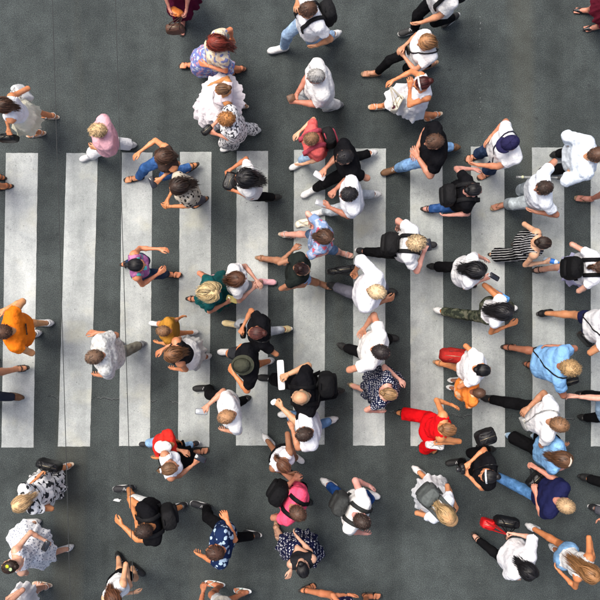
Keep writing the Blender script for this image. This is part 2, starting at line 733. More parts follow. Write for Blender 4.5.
def xf(M, P):
    return np.asarray(P) @ M[:3, :3].T + M[:3, 3]


def rotz(a):
    c, s_ = math.cos(a), math.sin(a)
    return np.array([[c, -s_, 0], [s_, c, 0], [0, 0, 1.0]])


def empty(name, loc, label=None, cat=None, group=None):
    o = bpy.data.objects.new(name, None)
    o.empty_display_size = 0.1
    COL.objects.link(o)
    o.location = loc
    if label:
        tag(o, label, cat, group)
    return o


# ------------------------------------------------------------------ body templates (built once, in local frames)
def uvsphere(c, r, nu=10, nv=6):
    th = np.linspace(0.12, PI - 0.12, nv)
    a = np.linspace(0, 2 * PI, nu, endpoint=False)
    rings = [np.stack([np.sin(t) * np.cos(a), np.sin(t) * np.sin(a), np.full(nu, np.cos(t))], 1) * r + np.asarray(c) for t in th]
    return loft(rings[::-1])


def head_template():
    g = Grid((-.12, -.14, -.18), (.12, .15, .15), .0100)
    g.ell((0, -.005, .015), (.076, .096, .108))
    g.ell((0, .025, -.045), (.060, .068, .075), .04)
    g.ell((0, .066, -.095), (.026, .024, .021), .03)
    for s in (-1, 1):
        g.ell((s * .040, .062, -.020), (.028, .026, .028), .03)
    g.cone((-.04, .084, .034), (.04, .084, .034), .010, .010, .02)
    for s in (-1, 1):
        g.ell((s * .031, .100, .014), (.018, .015, .011), .010, sub=True)
    g.cone((0, .094, .02), (0, .116, -.022), .008, .013, .012)
    g.cone((-.013, .102, -.026), (.013, .102, -.026), .009, .009, .008)
    g.cone((-.02, .090, -.052), (.02, .090, -.052), .008, .008, .006)
    g.cone((-.016, .090, -.064), (.016, .090, -.064), .009, .009, .006)
    for s in (-1, 1):
        g.ell((s * .081, -.008, -.005), (.012, .023, .033), .010)
    g.cone((0, -.012, -.05), (0, -.034, -.16), .054, .054, .03)
    v, f = g.mesh()
    c = v[f].mean(1)
    m = np.zeros(len(f), int)
    m[(np.abs(c[:, 0]) < .025) & (c[:, 1] > .088) & (c[:, 2] < -.045) & (c[:, 2] > -.073)] = 1
    m[(np.abs(c[:, 0]) < .052) & (np.abs(c[:, 0]) > .012) & (c[:, 1] > .07) & (c[:, 2] > .033) & (c[:, 2] < .044)] = 4
    b = MB()
    b.add(v, f)
    b.m[0] = m
    for s in (-1, 1):
        b.add(*uvsphere((s * .031, .084, .014), .0135), 2)
        b.add(*uvsphere((s * .031, .0925, .013), .0065, 8, 5), 3)
    return b.get()


def hand_template(curl, thumb=0):
    g = Grid((-.085, -.04, -.12), (.065, .20, .045), .0068)
    g.cone((0, -.02, 0), (0, .01, 0), .024, .024, 0)
    xs = [-.030, -.010, .011, .030]
    ln = [.072, .080, .074, .058]
    for i, x in enumerate(xs):
        g.cone((x * .55, .012, 0), (x, .085 - abs(x - .0) * .15, 0), .0135, .0115, .014)
    for i, x in enumerate(xs):
        sp = [-.13, -.03, .07, .18][i]
        p = np.array([x, .085 - abs(x) * .15, 0.0])
        a = 0.0
        for j, fr in enumerate((.45, .31, .24)):
            a += curl[j] * (1 + .12 * i)
            q = p + ln[i] * fr * np.array([math.sin(sp) * math.cos(a), math.cos(sp) * math.cos(a), -math.sin(a)])
            r0 = .0092 - .0011 * j
            g.cone(p, q, r0, r0 - .0010, .004)
            p = q
    t0 = np.array([-.018, .018, -.006])
    t1 = np.array([-.044, .050, -.018])
    t2 = np.array([-.054, .082, -.024]) if not thumb else np.array([-.034, .080, -.040])
    t3 = np.array([-.052, .106, -.030]) if not thumb else np.array([-.014, .096, -.052])
    g.cone(t0, t1, .015, .012, .014)
    g.cone(t1, t2, .0115, .010, .006)
    g.cone(t2, t3, .010, .008, .004)
    v, f = g.mesh()
    return v, f


def foot_template():
    g = Grid((-.075, -.10, -.10), (.075, .22, .06), .0088)
    g.cone((0, 0, .03), (0, 0, 0), .036, .038, 0)
    g.cone((0, 0, -.005), (0, .06, -.036), .036, .033, .02)
    g.ell((0, -.022, -.042), (.032, .042, .034), .02)
    g.cone((0.004, .03, -.045), (.002, .11, -.052), .031, .028, .02)
    g.cone((-.024, .120, -.057), (.024, .112, -.057), .020, .018, .02)
    for i, (x, l, r) in enumerate(((-.030, .058, .0125), (-.009, .058, .0095), (.007, .052, .009), (.021, .044, .0085), (.034, .034, .008))):
        g.cone((x * .95, .125, -.061), (x, .128 + l, -.064), r, r * .92, .006)
    x, y, z = g.X()
    g.F[:] = np.maximum(g.F, -.075 - z)
    return g.mesh()


def outline(y0=-.082, y1=.212, w0=.036, w1=.047, n=26, grow=0.0):
    t = np.linspace(0, 2 * PI, n, endpoint=False)
    y = (y0 + y1) / 2 - np.cos(t) * ((y1 - y0) / 2 + grow)
    f = (y - y0) / (y1 - y0)
    ww = w0 + (w1 - w0) * np.clip(f * 1.4, 0, 1)
    x = np.sign(np.sin(t)) * np.abs(np.sin(t)) ** .62 * (ww + grow)
    return x, y


def slab(z0, z1, **kw):
    x, y = outline(**kw)
    rings = []
    for z, k in ((z0, .94), (z0 + .004, 1.0), (z1 - .004, 1.0), (z1, .95)):
        rings.append(np.stack([x * k, (y - .065) * (1 - (1 - k) * .4) + .065, np.full(len(x), z)], 1))
    v, f = loft(rings)
    return v, f[:, ::-1]


def shoe_upper():
    g = Grid((-.075, -.12, -.11), (.075, .25, .08), .0075)
    g.cone((0, -.012, .022), (0, -.01, -.03), .044, .046, 0)
    g.ell((0, -.025, -.04), (.042, .054, .046), .02)
    g.cone((0, .03, -.030), (0, .11, -.050), .043, .037, .02)
    g.ell((0, .148, -.054), (.045, .062, .034), .02)
    g.ell((0, -.006, .055), (.035, .043, .050), .006, sub=True)
    x, y, z = g.X()
    g.F[:] = np.maximum(g.F, -.066 - z)
    return g.mesh()


def laces_mesh():
    b = MB()
    for i, y in enumerate((.040, .056, .072, .088)):
        zt = .0135 - .0125 * i * .55
        t = np.linspace(-1, 1, 7)
        s = 1 if i % 2 else -1
        P = np.stack([t * .021, y + s * t * .006, zt - .011 * t ** 2], 1)
        b.add(*tube(P, .0032, 5))
    return b


def pump_upper():
    g = Grid((-.075, -.12, -.12), (.075, .25, .06), .0075)
    g.ell((0, -.022, -.044), (.037, .048, .040), 0)
    g.cone((0, .03, -.050), (0, .11, -.056), .036, .034, .02)
    g.cone((0, .12, -.057), (0, .19, -.062), .036, .016, .02)
    g.ell((0, .035, -.02), (.029, .095, .030), .004, sub=True)
    x, y, z = g.X()
    g.F[:] = np.maximum(g.F, -.080 - z)
    return g.mesh()


def strap_arc(y, wd=.043, h=.052, tilt=0.0):
    t = np.linspace(0, PI, 9)
    P = np.stack([np.cos(t) * wd, y + tilt * np.cos(t), -.076 + h * np.sin(t)], 1)
    side = np.tile([0, 1.0, 0.25], (9, 1))
    return ribbon(P, side, .016, .004)


def sandal_straps(flip=False):
    b = MB()
    if flip:
        for s in (-1, 1):
            P = np.array([(s * .040, .045, -.072), (s * .035, .075, -.042), (s * .014, .115, -.026), (-.006, .140, -.040), (-.006, .145, -.07)])
            b.add(*tube(P, .0045, 6))
        return b
    b.add(*strap_arc(.118, .046, .046, .008))
    b.add(*strap_arc(.090, .044, .056, -.006))
    t = np.linspace(0, 2 * PI, 13)
    P = np.stack([np.cos(t) * .042, np.sin(t) * .046 - .004, np.full(13, .012) - .012 * np.sin(t)], 1)
    b.add(*ribbon(P, np.tile([0, 0, 1.0], (13, 1)), .013, .004))
    for s in (-1, 1):
        P = np.array([(s * .040, -.012, -.074), (s * .0425, -.008, -.03), (s * .042, -.006, .010)])
        b.add(*tube(P, .005, 5))
    return b


HEAD = head_template()
HANDS = {'relax': hand_template((.30, .42, .30)), 'grip': hand_template((.85, 1.05, .7), 1), 'flat': hand_template((.10, .16, .10))}
FOOT = foot_template()
SHOE = {}


def shoe_meshes(kind, c, c2):
    key = (kind, c, c2)
    if key in SHOE:
        return SHOE[key]
    parts = []

    def me(name, v, f, m):
        o = mesh_obj(name, v, np.asarray(f), m)
        d_ = o.data
        bpy.data.objects.remove(o)
        parts.append((name, d_))
    if kind == 'sneaker':
        v, f = shoe_upper()
        me('shoe', v, f, plain(c, .65, 0, .3, .3, .4))
        me('sole', *slab(-.086, -.056), plain(c2, .7, 0, .3))
        v, f, _ = laces_mesh().get()
        me('laces', v, f, plain((0.75, 0.75, 0.74) if sum(c) < 1.2 else (0.34, 0.35, 0.36), .8, 0, .2))
        v, f = uvsphere((0, 0, 0), 1.0, 14, 8)
        me('lining', v * np.array([.031, .040, .016]) + np.array([0, -.006, .010]), f, plain((0.10, 0.10, 0.11) if sum(c) > 1.2 else (0.22, 0.22, 0.22), .9, 0, .1))
    elif kind == 'pump':
        v, f = pump_upper()
        me('shoe', v, f, plain(c, .3, 0, .5))
        me('sole', *slab(-.088, -.078, w0=.030, w1=.036), plain(c2, .6))
    else:
        me('shoe', *slab(-.088, -.074), plain(c2, .7, 0, .3))
        v, f, _ = sandal_straps(kind == 'flipflop').get()
        me('strap', v, f, plain(c, .5, 0, .4))
    SHOE[key] = parts
    return parts


# ------------------------------------------------------------------ hair (in the head frame)
HAX = np.array([.079, .099, .112])
HC = np.array([0, -.004, .014])


def hairline(x, y):
    return np.interp(y, [-.099, -.05, 0.0, .035, .065, .095], [-.095, -.075, -.015, .022, .058, .070])


def make_hair(style, col_scale, HM, ops, long_=0.42, seed=0, part=0.015, dens=1.0, vol=1.0):
    rng = np.random.default_rng(seed + 11)
    ez = np.array([0, 0, 1.0])
    b = MB()
    # --- scalp cap
    nu, nv = 30, 9
    az = np.linspace(0, 2 * PI, nu, endpoint=False)
    rings = []
    thick = {'buzz': .003, 'short': .009, 'bald': .004, 'curly': .016, 'bob': .012, 'long': .012, 'bun': .007, 'topbun': .007, 'pony': .007}[style]
    lim = []
    for a in az:
        dx, dy = math.cos(a), math.sin(a)
        best = .5
        for th in np.linspace(.4, 2.5, 60):
            p = np.array([math.sin(th) * dx, math.sin(th) * dy, math.cos(th)]) * HAX
            if p[2] > hairline(p[0], p[1]):
                best = th
        lim.append(best)
    lim = np.array(lim)
    if style == 'bald':
        lo = np.interp(np.sin(az), [-1, 0, 1], [1.02, 1.12, 9])
        ok = lo < lim - .05
        lo = np.where(ok, lo, lim - .02)
    else:
        lo = np.full(nu, .03)
    for j in range(nv):
        f = j / (nv - 1)
        th = lo + (lim - lo) * f
        k = 1 + thick / .095 * (1 - f ** 4) + rng.normal(0, .012, nu) * (thick > .004)
        d = np.stack([np.sin(th) * np.cos(az), np.sin(th) * np.sin(az), np.cos(th)], 1)
        rings.append(d * HAX * k[:, None] + HC)
    v, f = loft(rings, style != 'bald', False)
    b.add(v, f[:, ::-1])
    # --- locks
    N = int({'buzz': 260, 'short': 520, 'bald': 200, 'curly': 760, 'bob': 620, 'long': 680, 'bun': 420, 'topbun': 420, 'pony': 420}[style] * dens)
    u = rng.normal(size=(N * 6, 3))
    u /= np.linalg.norm(u, axis=1)[:, None]
    p = u * HAX
    ok = p[:, 2] > hairline(p[:, 0], p[:, 1]) + .004
    if style == 'bald':
        ok &= (p[:, 2] < .045) & (p[:, 1] < .03)
    if style in ('long', 'bob'):
        ok &= rng.random(len(p)) < np.clip(.45 + p[:, 2] * 8, .40, 1)
    p = p[ok][:N]
    N = len(p)
    whorl = np.array([.012, -.050, .10])
    tie = {'bun': np.array([0, -.112, .045]), 'topbun': np.array([0, -.045, .118]), 'pony': np.array([0, -.112, .030])}.get(style)
    if style in ('short', 'buzz', 'bald'):
        L = rng.uniform(.030, .058, N) if style == 'short' else rng.uniform(.012, .024, N)
        n, wd, lift = 5, .0060, rng.uniform(.006, .020, N) if style == 'short' else rng.uniform(.002, .006, N)
        jit = .30
    elif style == 'curly':
        L = rng.uniform(.06, .11, N)
        n, wd, lift, jit = 8, .0062, rng.uniform(.008, .025, N), .8
    elif style in ('bob', 'long'):
        L = (rng.uniform(.22, .30, N) if style == 'bob' else rng.uniform(.75, 1.05, N) * long_)
        n, wd, lift, jit = 13, .0100, rng.uniform(.006, .030, N) * vol, .12
    else:
        L = np.linalg.norm((p - tie), axis=1) * 1.08
        n, wd, lift, jit = 7, .0080, rng.uniform(.004, .013, N), .07
    pos = p * (1 + .03)
    path = [pos.copy()]
    sgn = np.where(p[:, 0] > part, 1.0, -1.0)[:, None]
    Minv = np.linalg.inv(HM)
    gdir = HM[:3, :3].T @ np.array([0, 0, -1.0])
    curlax = rng.normal(size=(N, 3))
    for i in range(1, n):
        nn = pos / HAX ** 2
        nn /= np.linalg.norm(nn, axis=1)[:, None]
        onhead = (pos[:, 2] > -.07)[:, None]
        if style in ('short', 'buzz', 'bald', 'curly'):
            dd = pos - whorl
            dd = dd / (np.linalg.norm(dd, axis=1)[:, None] + 1e-6) + np.array([.35 * (1 if seed % 2 else -1), .15, 0])
        elif style in ('bob', 'long'):
            back = np.array([0, -1.0, 0])
            sdw = np.clip((pos[:, 2:3] - .02) / .07, 0, 1) * np.clip((pos[:, 1:2] + .06) / .08, .12, 1)
            dd = np.where(onhead, sgn * np.array([.85, 0, 0]) * sdw + .70 * back - .60 * ez, .25 * back + 1.0 * gdir - np.array([1.0, 0, 0]) * pos[:, 0:1] * .6)
        else:
            dd = tie - pos
            dd = dd / (np.linalg.norm(dd, axis=1)[:, None] + 1e-6)
        if style in ('bob', 'long'):
            dd = np.where(onhead, dd - nn * np.sum(dd * nn, 1)[:, None], dd)
        else:
            dd = dd - nn * np.sum(dd * nn, 1)[:, None]
        dd = dd / (np.linalg.norm(dd, axis=1)[:, None] + 1e-6)
        if style == 'curly':
            ph = i * 1.35
            dd = dd * .55 + np.cross(curlax, nn) * math.cos(ph) * .75 + nn * math.sin(ph) * .5
        dd = dd + rng.normal(0, jit, (N, 3)) * (1 if style not in ('bob', 'long') else 1) + (curlax * .05 if style in ('bob', 'long') else 0)
        dd /= np.linalg.norm(dd, axis=1)[:, None]
        pos = pos + dd * (L / (n - 1))[:, None]
        q = np.linalg.norm(pos / HAX, axis=1)
        lf = 1 + lift * min(1, i / 2.2) / .095
        if style in ('bun', 'topbun', 'pony'):
            lf = 1 + lift / .095
        low = pos[:, 2] < -.05
        push = np.where(q < lf, lf / q, 1.0)
        pos = np.where(low[:, None] & (q[:, None] > .8), pos, pos * push[:, None])
        if style == 'curly':
            q = np.linalg.norm(pos / HAX, axis=1)
            pos = pos * np.minimum(1, (1.45) / q)[:, None]
        if style in ('bob', 'long'):
            W = xf(HM, pos + HC)
            W = sdf_push(W, ops, .010 + lift * .9)
            pos = xf(Minv, W) - HC
        path.append(pos.copy())
    path = np.stack(path, 1)                       # N,n,3
    strands(b, path + HC, wd, rng)
    if style in ('bun', 'topbun'):
        c = tie * (1.10 if style == 'bun' else 1.22) + HC
        R = .040
        b.add(*uvsphere(c, R * .86, 12, 8))
        M_ = 110
        ax = rng.normal(size=(M_, 3)); ax /= np.linalg.norm(ax, axis=1)[:, None]
        st = np.cross(ax, rng.normal(size=(M_, 3))); st /= np.linalg.norm(st, axis=1)[:, None]
        ot = np.cross(ax, st)
        tt = np.linspace(0, 1.9, 6)
        rr = R * rng.uniform(.86, 1.12, M_)
        pth = c + rr[:, None, None] * (np.cos(tt)[None, :, None] * st[:, None] + np.sin(tt)[None, :, None] * ot[:, None])
        strands(b, pth, .009, rng, center=c)
    if style == 'pony':
        M_ = 130
        pos = tie + HC + rng.normal(0, .009, (M_, 3))
        L = rng.uniform(.6, 1.0, M_) * long_ * .75
        pth = [pos.copy()]
        for i in range(1, 10):
            f = min(1, i / 3.0)
            dd = np.array([0, -1.0, .05]) * (1 - f) + gdir * f + rng.normal(0, .13, (M_, 3))
            dd /= np.linalg.norm(dd, axis=1)[:, None]
            pos = pos + dd * (L / 9)[:, None]
            W = sdf_push(xf(HM, pos), ops, .012 + rng.uniform(0, .02, M_))
            pos = xf(Minv, W)
            pth.append(pos.copy())
        strands(b, np.stack(pth, 1), .0105, rng, center=np.array([0, 0.0, -.2]))
    v, f, m = b.get()
    return xf(HM, v), f


def strands(b, path, wd, rng, center=None):
    N, n = path.shape[:2]
    T = np.gradient(path, axis=1)
    c = np.array([0, 0, -.02]) if center is None else center
    out = path - c
    S = np.cross(T, out)
    S /= np.linalg.norm(S, axis=2)[..., None] + 1e-9
    tp = np.interp(np.linspace(0, 1, n), [0, .25, .7, 1], [.75, 1.0, .9, .25])
    ww = wd * .76 * rng.uniform(.6, 1.35, N)[:, None, None] * tp[None, :, None] * .5
    V = np.stack([path - S * ww, path + S * ww], 2)          # N,n,2,3
    base = (np.arange(N) * n * 2)[:, None]
    i = np.arange(n - 1)[None]
    a = base + i * 2
    F = np.stack([a, a + 1, a + 3, a + 2], -1).reshape(-1, 4)
    b.add(V.reshape(-1, 3), F)


# ------------------------------------------------------------------ people
SKIN = {'t': (0.53, 0.245, 0.135), 'p': (0.64, 0.35, 0.225), 'o': (0.60, 0.245, 0.10), 'd': (0.26, 0.115, 0.062), 'm': (0.36, 0.160, 0.085)}
M_LIP = plain((0.42, 0.12, 0.10), .4, 0, .4, .1, 0)
M_EYE = plain((0.75, 0.73, 0.70), .2, 0, .5, .05, 0)
M_IRIS = plain((0.03, 0.018, 0.012), .15, 0, .5, .05, 0)
BASE_W = (0.83, 0.83, 0.82)
BLACK = (0.016, 0.016, 0.018)
SEED = [0]


def ik(a, t, l1, l2, pole):
    """two-bone: returns mid joint and reached target"""
    v = t - a
    dl = np.linalg.norm(v)
    mx = (l1 + l2) * .992
    if dl > mx:
        t = a + v / dl * mx
        dl = mx
    mn = abs(l1 - l2) + .06
    if dl < mn:
        v = norm(v) if dl > 1e-4 else np.array([0, 0, -1.0])
        t = a + v * mn
        dl = mn
    u = norm(t - a)
    ca = (l1 * l1 + dl * dl - l2 * l2) / (2 * l1 * dl)
    sa = math.sqrt(max(0, 1 - ca * ca))
    p = pole - u * (pole @ u)
    if np.linalg.norm(p) < 1e-4:
        p = np.array([0.01, 0.02, -1.0]) - u * (np.array([0.01, 0.02, -1.0]) @ u)
    return a + u * l1 * ca + norm(p) * l1 * sa, t


def wrinkle(g, amp, rng, s=1.0):
    x, y, z = g.X()
    for i in range(4):
        k = rng.normal(size=3) * np.array([1, 1, .28 if i < 3 else 1.0])
        k = k / np.linalg.norm(k) * rng.uniform(20, 40) / s
        k2 = rng.normal(size=3) * 7
        ph = rng.uniform(0, 6, 3)
        k3 = rng.normal(size=3) * 6
        a = np.sin(x * k[0] + y * k[1] + z * k[2] + ph[0] + 1.5 * np.sin(x * k2[0] + y * k2[1] + z * k2[2] + ph[1]))
        m = .5 + .5 * np.sin(x * k3[0] + y * k3[1] + z * k3[2] + ph[2])
        g.F += amp * (.7 if i else 1) * m * (np.abs(a) ** .8 - .6)


def torso_ops(J, g=0.0):
    s, w_, rt, fw, fem = J['s'], J['w'], J['rt2'], J['fw'], J['fem']
    rh = J['rt']
    P, W, C, S, N = J['P'], J['W'], J['C'], J['S'], J['N']
    sw = J['sw']
    z = np.array([0, 0, 1.0])
    k = .05 * s
    o = []
    hx, hr = (.078, .106) if fem else (.072, .102)
    wx, wr = (.046, .080) if fem else (.052, .091)
    cx, cr = (.066, .094) if fem else (.084, .106)
    o.append((P - rh * hx * s, P + rh * hx * s, hr * s * w_ + g, hr * s * w_ + g, k))
    o.append((W - rh * wx * s, W + rh * wx * s, wr * s * w_ + g, wr * s * w_ + g, k))
    o.append((C - rt * cx * s, C + rt * cx * s, cr * s * w_ + g, cr * s * w_ + g, k))
    o.append((P, W, .100 * s * w_ + g, .092 * s * w_ + g, k))
    o.append((W, C, .090 * s * w_ + g, .100 * s * w_ + g, k))
    for q in (-1, 1):
        o.append((P - fw * .045 * s + rh * q * .055 * s - z * .04 * s, P - fw * .04 * s + rh * q * .055 * s, .080 * s * w_ + g, .078 * s * w_ + g, k))
        o.append((N - z * .015 * s, S + rt * q * sw * .8, .050 * s + g, .044 * s + g, k))
        if fem:
            o.append((C + fw * .075 * s + rt * q * .062 * s, C + fw * .080 * s + rt * q * .066 * s, .060 * s * w_ + g, .060 * s * w_ + g, k))
    up = S - z * .055 * s
    o.append((up - rt * .095 * s, up + rt * .095 * s, .072 * s + g, .072 * s + g, k))
    o.append((S - rt * sw, S + rt * sw, .048 * s + g, .048 * s + g, k))
    if J.get('belly'):
        o.append((W + fw * .05 * s, W + fw * .06 * s - z * .05, .115 * s * w_ + g, .12 * s * w_ + g, k))
    return o


def person(label, h, f, st=1.72, ft=(), A=None, B=None, Ae=None, Be=None, fem=0, w=1.0, belly=0, lean=.07,
           top=None, bot=None, hair=('short', (0.05, 0.03, 0.02)), shoes=('sneaker', (0.6, 0.6, 0.6), (0.7, 0.7, 0.7)),
           tone='t', hat=None, hy=0, hp=14, grp=None, gripA=None, gripB=None, far=0, part=.015, long_=.42, glasses=0):
    SEED[0] += 1
    rng = np.random.default_rng(SEED[0] * 13 + 5)
    s = st / 1.75
    if fem:
        w = w * .94
    z = np.array([0, 0, 1.0])
    fa = rad(f)
    fw = np.array([math.cos(fa), math.sin(fa), 0])
    rt = np.array([math.sin(fa), -math.cos(fa), 0])
    Hd = unp(h[0], h[1], 1.63 * s)
    Pxy = Hd - fw * lean * s
    Pxy[2] = 0
    G = [unp(x, y, .03) for (x, y) in ft]
    if len(G) == 2:
        mid = (G[0] + G[1]) / 2
        dlt = (mid - Pxy) * .5
        dlt[2] = 0
        dl = np.linalg.norm(dlt)
        Pxy = Pxy + dlt * min(1, .10 / (dl + 1e-6))
    elif len(G) == 1:
        a = (G[0] - Pxy) @ fw
        lt = (G[0] - Pxy) @ rt
        sg = (1 if lt >= 0 else -1) if abs(lt) > .02 else (1 if rng.random() < .5 else -1)
        G.append(Pxy - fw * np.clip(a * .85, -.38, .38) * 1.0 - rt * sg * .085 * s)
    else:
        a = rng.uniform(.20, .30) * s * (1 if rng.random() < .5 else -1)
        G = [Pxy + fw * a - rt * .085 * s, Pxy - fw * a + rt * .085 * s]
    lat = [(q - Pxy) @ rt for q in G]
    if lat[0] > lat[1]:
        G = G[::-1]                       # G[0] = left foot, G[1] = right foot
    l1, l2 = .445 * s, .425 * s
    feet = []
    for q in range(2):
        sd = -1 if q == 0 else 1
        a = (G[q] - Pxy) @ fw
        yaw = -sd * rad(7) + fa
        ff = np.array([math.cos(yaw), math.sin(yaw), 0])
        fr = np.array([math.sin(yaw), -math.cos(yaw), 0])
        ph = rad(30) if a < -.20 else (-rad(9) if a > .24 else 0.0)
        fy = ff * math.cos(ph) - z * math.sin(ph)
        fz = z * math.cos(ph) + ff * math.sin(ph)
        M = frame(np.zeros(3), fr * s, fy * s, fz * s)
        # lowest point of the sole on the ground: toe (pitched down), heel (pitched up) or flat
        piv = np.array([0, .19, -.087]) if ph > 0 else (np.array([0, -.07, -.087]) if ph < 0 else np.array([0, .065, -.087]))
        ctr = xf(M, (0, .065, -.087))
        pv = xf(M, piv)
        o = G[q] - ctr
        o[2] = .004 - pv[2] if ph != 0 else .004 - ctr[2]
        o[2] = .0045 - min(xf(M, (0, .20, -.0885))[2], xf(M, (0, -.078, -.0885))[2], xf(M, (0.04, .20, -.0885))[2])
        M[:3, 3] = o
        feet.append(M)
    hz = .935 * s
    for q in range(2):
        sd = -1 if q == 0 else 1
        hipxy = Pxy + rt * sd * .088 * s
        an = feet[q][:3, 3]
        dxy = np.linalg.norm((an - hipxy)[:2])
        mxl = .985 * (l1 + l2)
        mind = .80 * s
        if dxy > math.sqrt(max(.01, mxl ** 2 - (mind - an[2]) ** 2)):
            lim = math.sqrt(max(.01, mxl ** 2 - (mind - an[2]) ** 2))
            v = (an - hipxy); v[2] = 0
            feet[q][:3, 3] -= norm(v) * (dxy - lim)
            an = feet[q][:3, 3]
            dxy = lim
        hz = min(hz, math.sqrt(max(.01, mxl ** 2 - dxy ** 2)) + an[2])
    drop = .935 * s - hz
    J = dict(s=s, w=w, rt=rt, fw=fw, fem=fem, belly=belly)
    # shoulders counter-rotate a little with the stride
    la = (feet[0][:3, 3] - feet[1][:3, 3]) @ fw
    tw = np.clip(la, -.6, .6) * -.16
    rt2 = norm(rt + fw * tw)
    J['rt2'] = rt2
    Hd = Hd - z * drop
    N = Hd - fw * .042 * s - z * .155 * s
    P = np.array([Pxy[0], Pxy[1], hz + .01 * s])
    S = N - fw * .012 * s - z * .040 * s
    C = P + (S - P) * .66 + fw * .012 * s
    W = P + (S - P) * .30
    sw = (.150 if fem else .172) * s * (1 + (w - 1) * .5)
    J.update(P=P, W=W, C=C, S=S, N=N, Hd=Hd, sw=sw)
    body = torso_ops(J)
    J['torso'] = torso_ops(J)
    ab = .86 if fem else 1.0
    ab *= (1 + (w - 1) * .6)
    legs = []
    lb = 1 + (w - 1) * .5
    for q in range(2):
        sd = -1 if q == 0 else 1
        hip = P + rt * sd * .088 * s - z * .01 * s
        an = feet[q][:3, 3]
        kn, an2 = ik(hip, an + z * .01, l1, l2, fw + rt * sd * .08)
        legs.append((hip, kn, an2))
        body.append((hip, kn, .082 * s * lb, .052 * s * lb, .04 * s))
        cm = kn + (an2 - kn) * .32 - fw * .012 * s
        body.append((kn, cm, .050 * s * lb, .052 * s * lb, .025 * s))
        body.append((cm, an2, .050 * s * lb, .034 * s, .025 * s))
    J['legs'] = legs
    arms = []
    spec = {}
    # A is the hand nearer the top of the picture, B the other
    right_is_up = rt[1] > 0
    if abs(rt[1]) < .25:
        right_is_up = rt[0] < 0
    spec[1 if right_is_up else -1] = (A, Ae, gripA)
    spec[-1 if right_is_up else 1] = (B, Be, gripB)
    hands = {}
    for sd in (-1, 1):
        tg, eh, gr = spec[sd]
        sh = S + rt2 * sd * sw - z * .012 * s
        out = rt2 * sd
        u1, u2 = .295 * s, .255 * s
        legf = ((feet[0] if sd < 0 else feet[1])[:3, 3] - P) @ fw
        if tg is None:
            swg = -np.clip(legf, -.35, .35) * .62
            t = sh - z * (.47 * s) + fw * (swg + .06 * s) + out * .075 * s
            gr = gr or 'relax'
        else:
            t = unp(tg[0], tg[1], tg[2] * s)
            gr = gr or ('grip' if len(tg) > 3 else 'relax')
            v = t - sh
            t = t - norm(v) * .075 * s
        pole = -fw * .75 - z * .45 + out * .55
        if eh is not None:
            eh3 = unp(eh[0], eh[1], (eh[2] if len(eh) > 2 else 1.12) * s)
            pole = eh3 - (sh + t) / 2
        # keep the wrist out of the torso
        t = sdf_push(t[None], J['torso'], .055 * s)[0]
        el, wr_ = ik(sh, t, u1, u2, pole)
        el = sdf_push(el[None], J['torso'], .045 * s)[0]
        body.append((sh, el, .050 * s * ab, .040 * s * ab, .03 * s))
        mm = el + (wr_ - el) * .3
        body.append((el, mm, .039 * s * ab, .040 * s * ab, .02 * s))
        body.append((mm, wr_, .039 * s * ab, .026 * s * ab, .02 * s))
        arms.append((sd, sh, el, wr_))
        dy = norm(wr_ - el)
        if tg is None:
            dy = norm(dy + z * -.25)
        zz = out + z * (.9 if dy[2] > -.45 else .1)
        zz = norm(zz - dy * (zz @ dy))
        xx = np.cross(dy, zz)
        hs = s * (.90 if fem else 1.0)
        hands[sd] = (frame(wr_, xx * hs, dy * hs, zz * hs), gr)
    J['arms'] = arms
    J['hands'] = {sd: xf(hands[sd][0], (0, .085, -.03)) for sd in hands}
    upk = 1 if right_is_up else -1
    J['hA'] = J['hands'][upk]
    J['hB'] = J['hands'][-upk]
    body.append((N - z * .05 * s, Hd - z * .06 * s, .056 * s * ab, .052 * s * ab, .035 * s))
    # --- root
    base = np.array([Pxy[0], Pxy[1], 0.0])
    root = empty('person', base, label, 'person', grp or 'people crossing the road')
    J['root'] = root; J['base'] = base
    # --- body mesh
    vox = .028 if far else .0215
    mb = MB()
    g = ops_grid(body, vox * max(s, .8))
    mb.add(*g.mesh())
    ha = fa + rad(hy)
    hf = np.array([math.cos(ha), math.sin(ha), 0]); hr = np.array([math.sin(ha), -math.cos(ha), 0])
    ph = rad(hp)
    hyv = hf * math.cos(ph) - z * math.sin(ph)
    hzv = z * math.cos(ph) + hf * math.sin(ph)
    hsc = s * (1.0 if st > 1.5 else (1.0 + (1.5 - st) * .38)) * (.97 if fem else 1.0) * .975
    HM = frame(Hd, hr * hsc, hyv * hsc, hzv * hsc)
    J['HM'] = HM
    v, fcs, mi = HEAD
    mb.add(xf(HM, v), fcs)
    mb.m[-1] = mi
    for sd in (-1, 1):
        M, gr = hands[sd]
        v, fcs = HANDS[gr]
        v = v.copy()
        if sd < 0:
            v[:, 0] *= -1
            fcs = fcs[:, ::-1]
        mb.add(xf(M, v), fcs)
    kind = shoes[0]
    if kind != 'sneaker':
        for q in range(2):
            v, fcs = FOOT
            v = v.copy()
            if q == 0:
                v[:, 0] *= -1
                fcs = fcs[:, ::-1]
            mb.add(xf(feet[q], v), fcs)
    hcol = hair[1]
    mb.build('body', [skin(tuple(round(float(q), 3) for q in np.array(SKIN[tone]) * rng.uniform(.74, 1.12) * np.array([1, rng.uniform(.92, 1.12), rng.uniform(.88, 1.25)]))), M_LIP, M_EYE, M_IRIS, hairmat(hcol)], root, base)
    # --- shoes
    for q in range(2):
        parts = shoe_meshes(kind, shoes[1], shoes[2])
        first = None
        for (nm, md) in parts:
            o = bpy.data.objects.new(nm, md)
            COL.objects.link(o)
            if first is None:
                M = feet[q].copy()
                M[:3, 3] -= base
                o.parent = root
                o.matrix_local = Matrix(M.tolist())
                first = o
            else:
                o.parent = first
    # --- lower garment
    vb = .020 if not far else .026
    hem_r = None
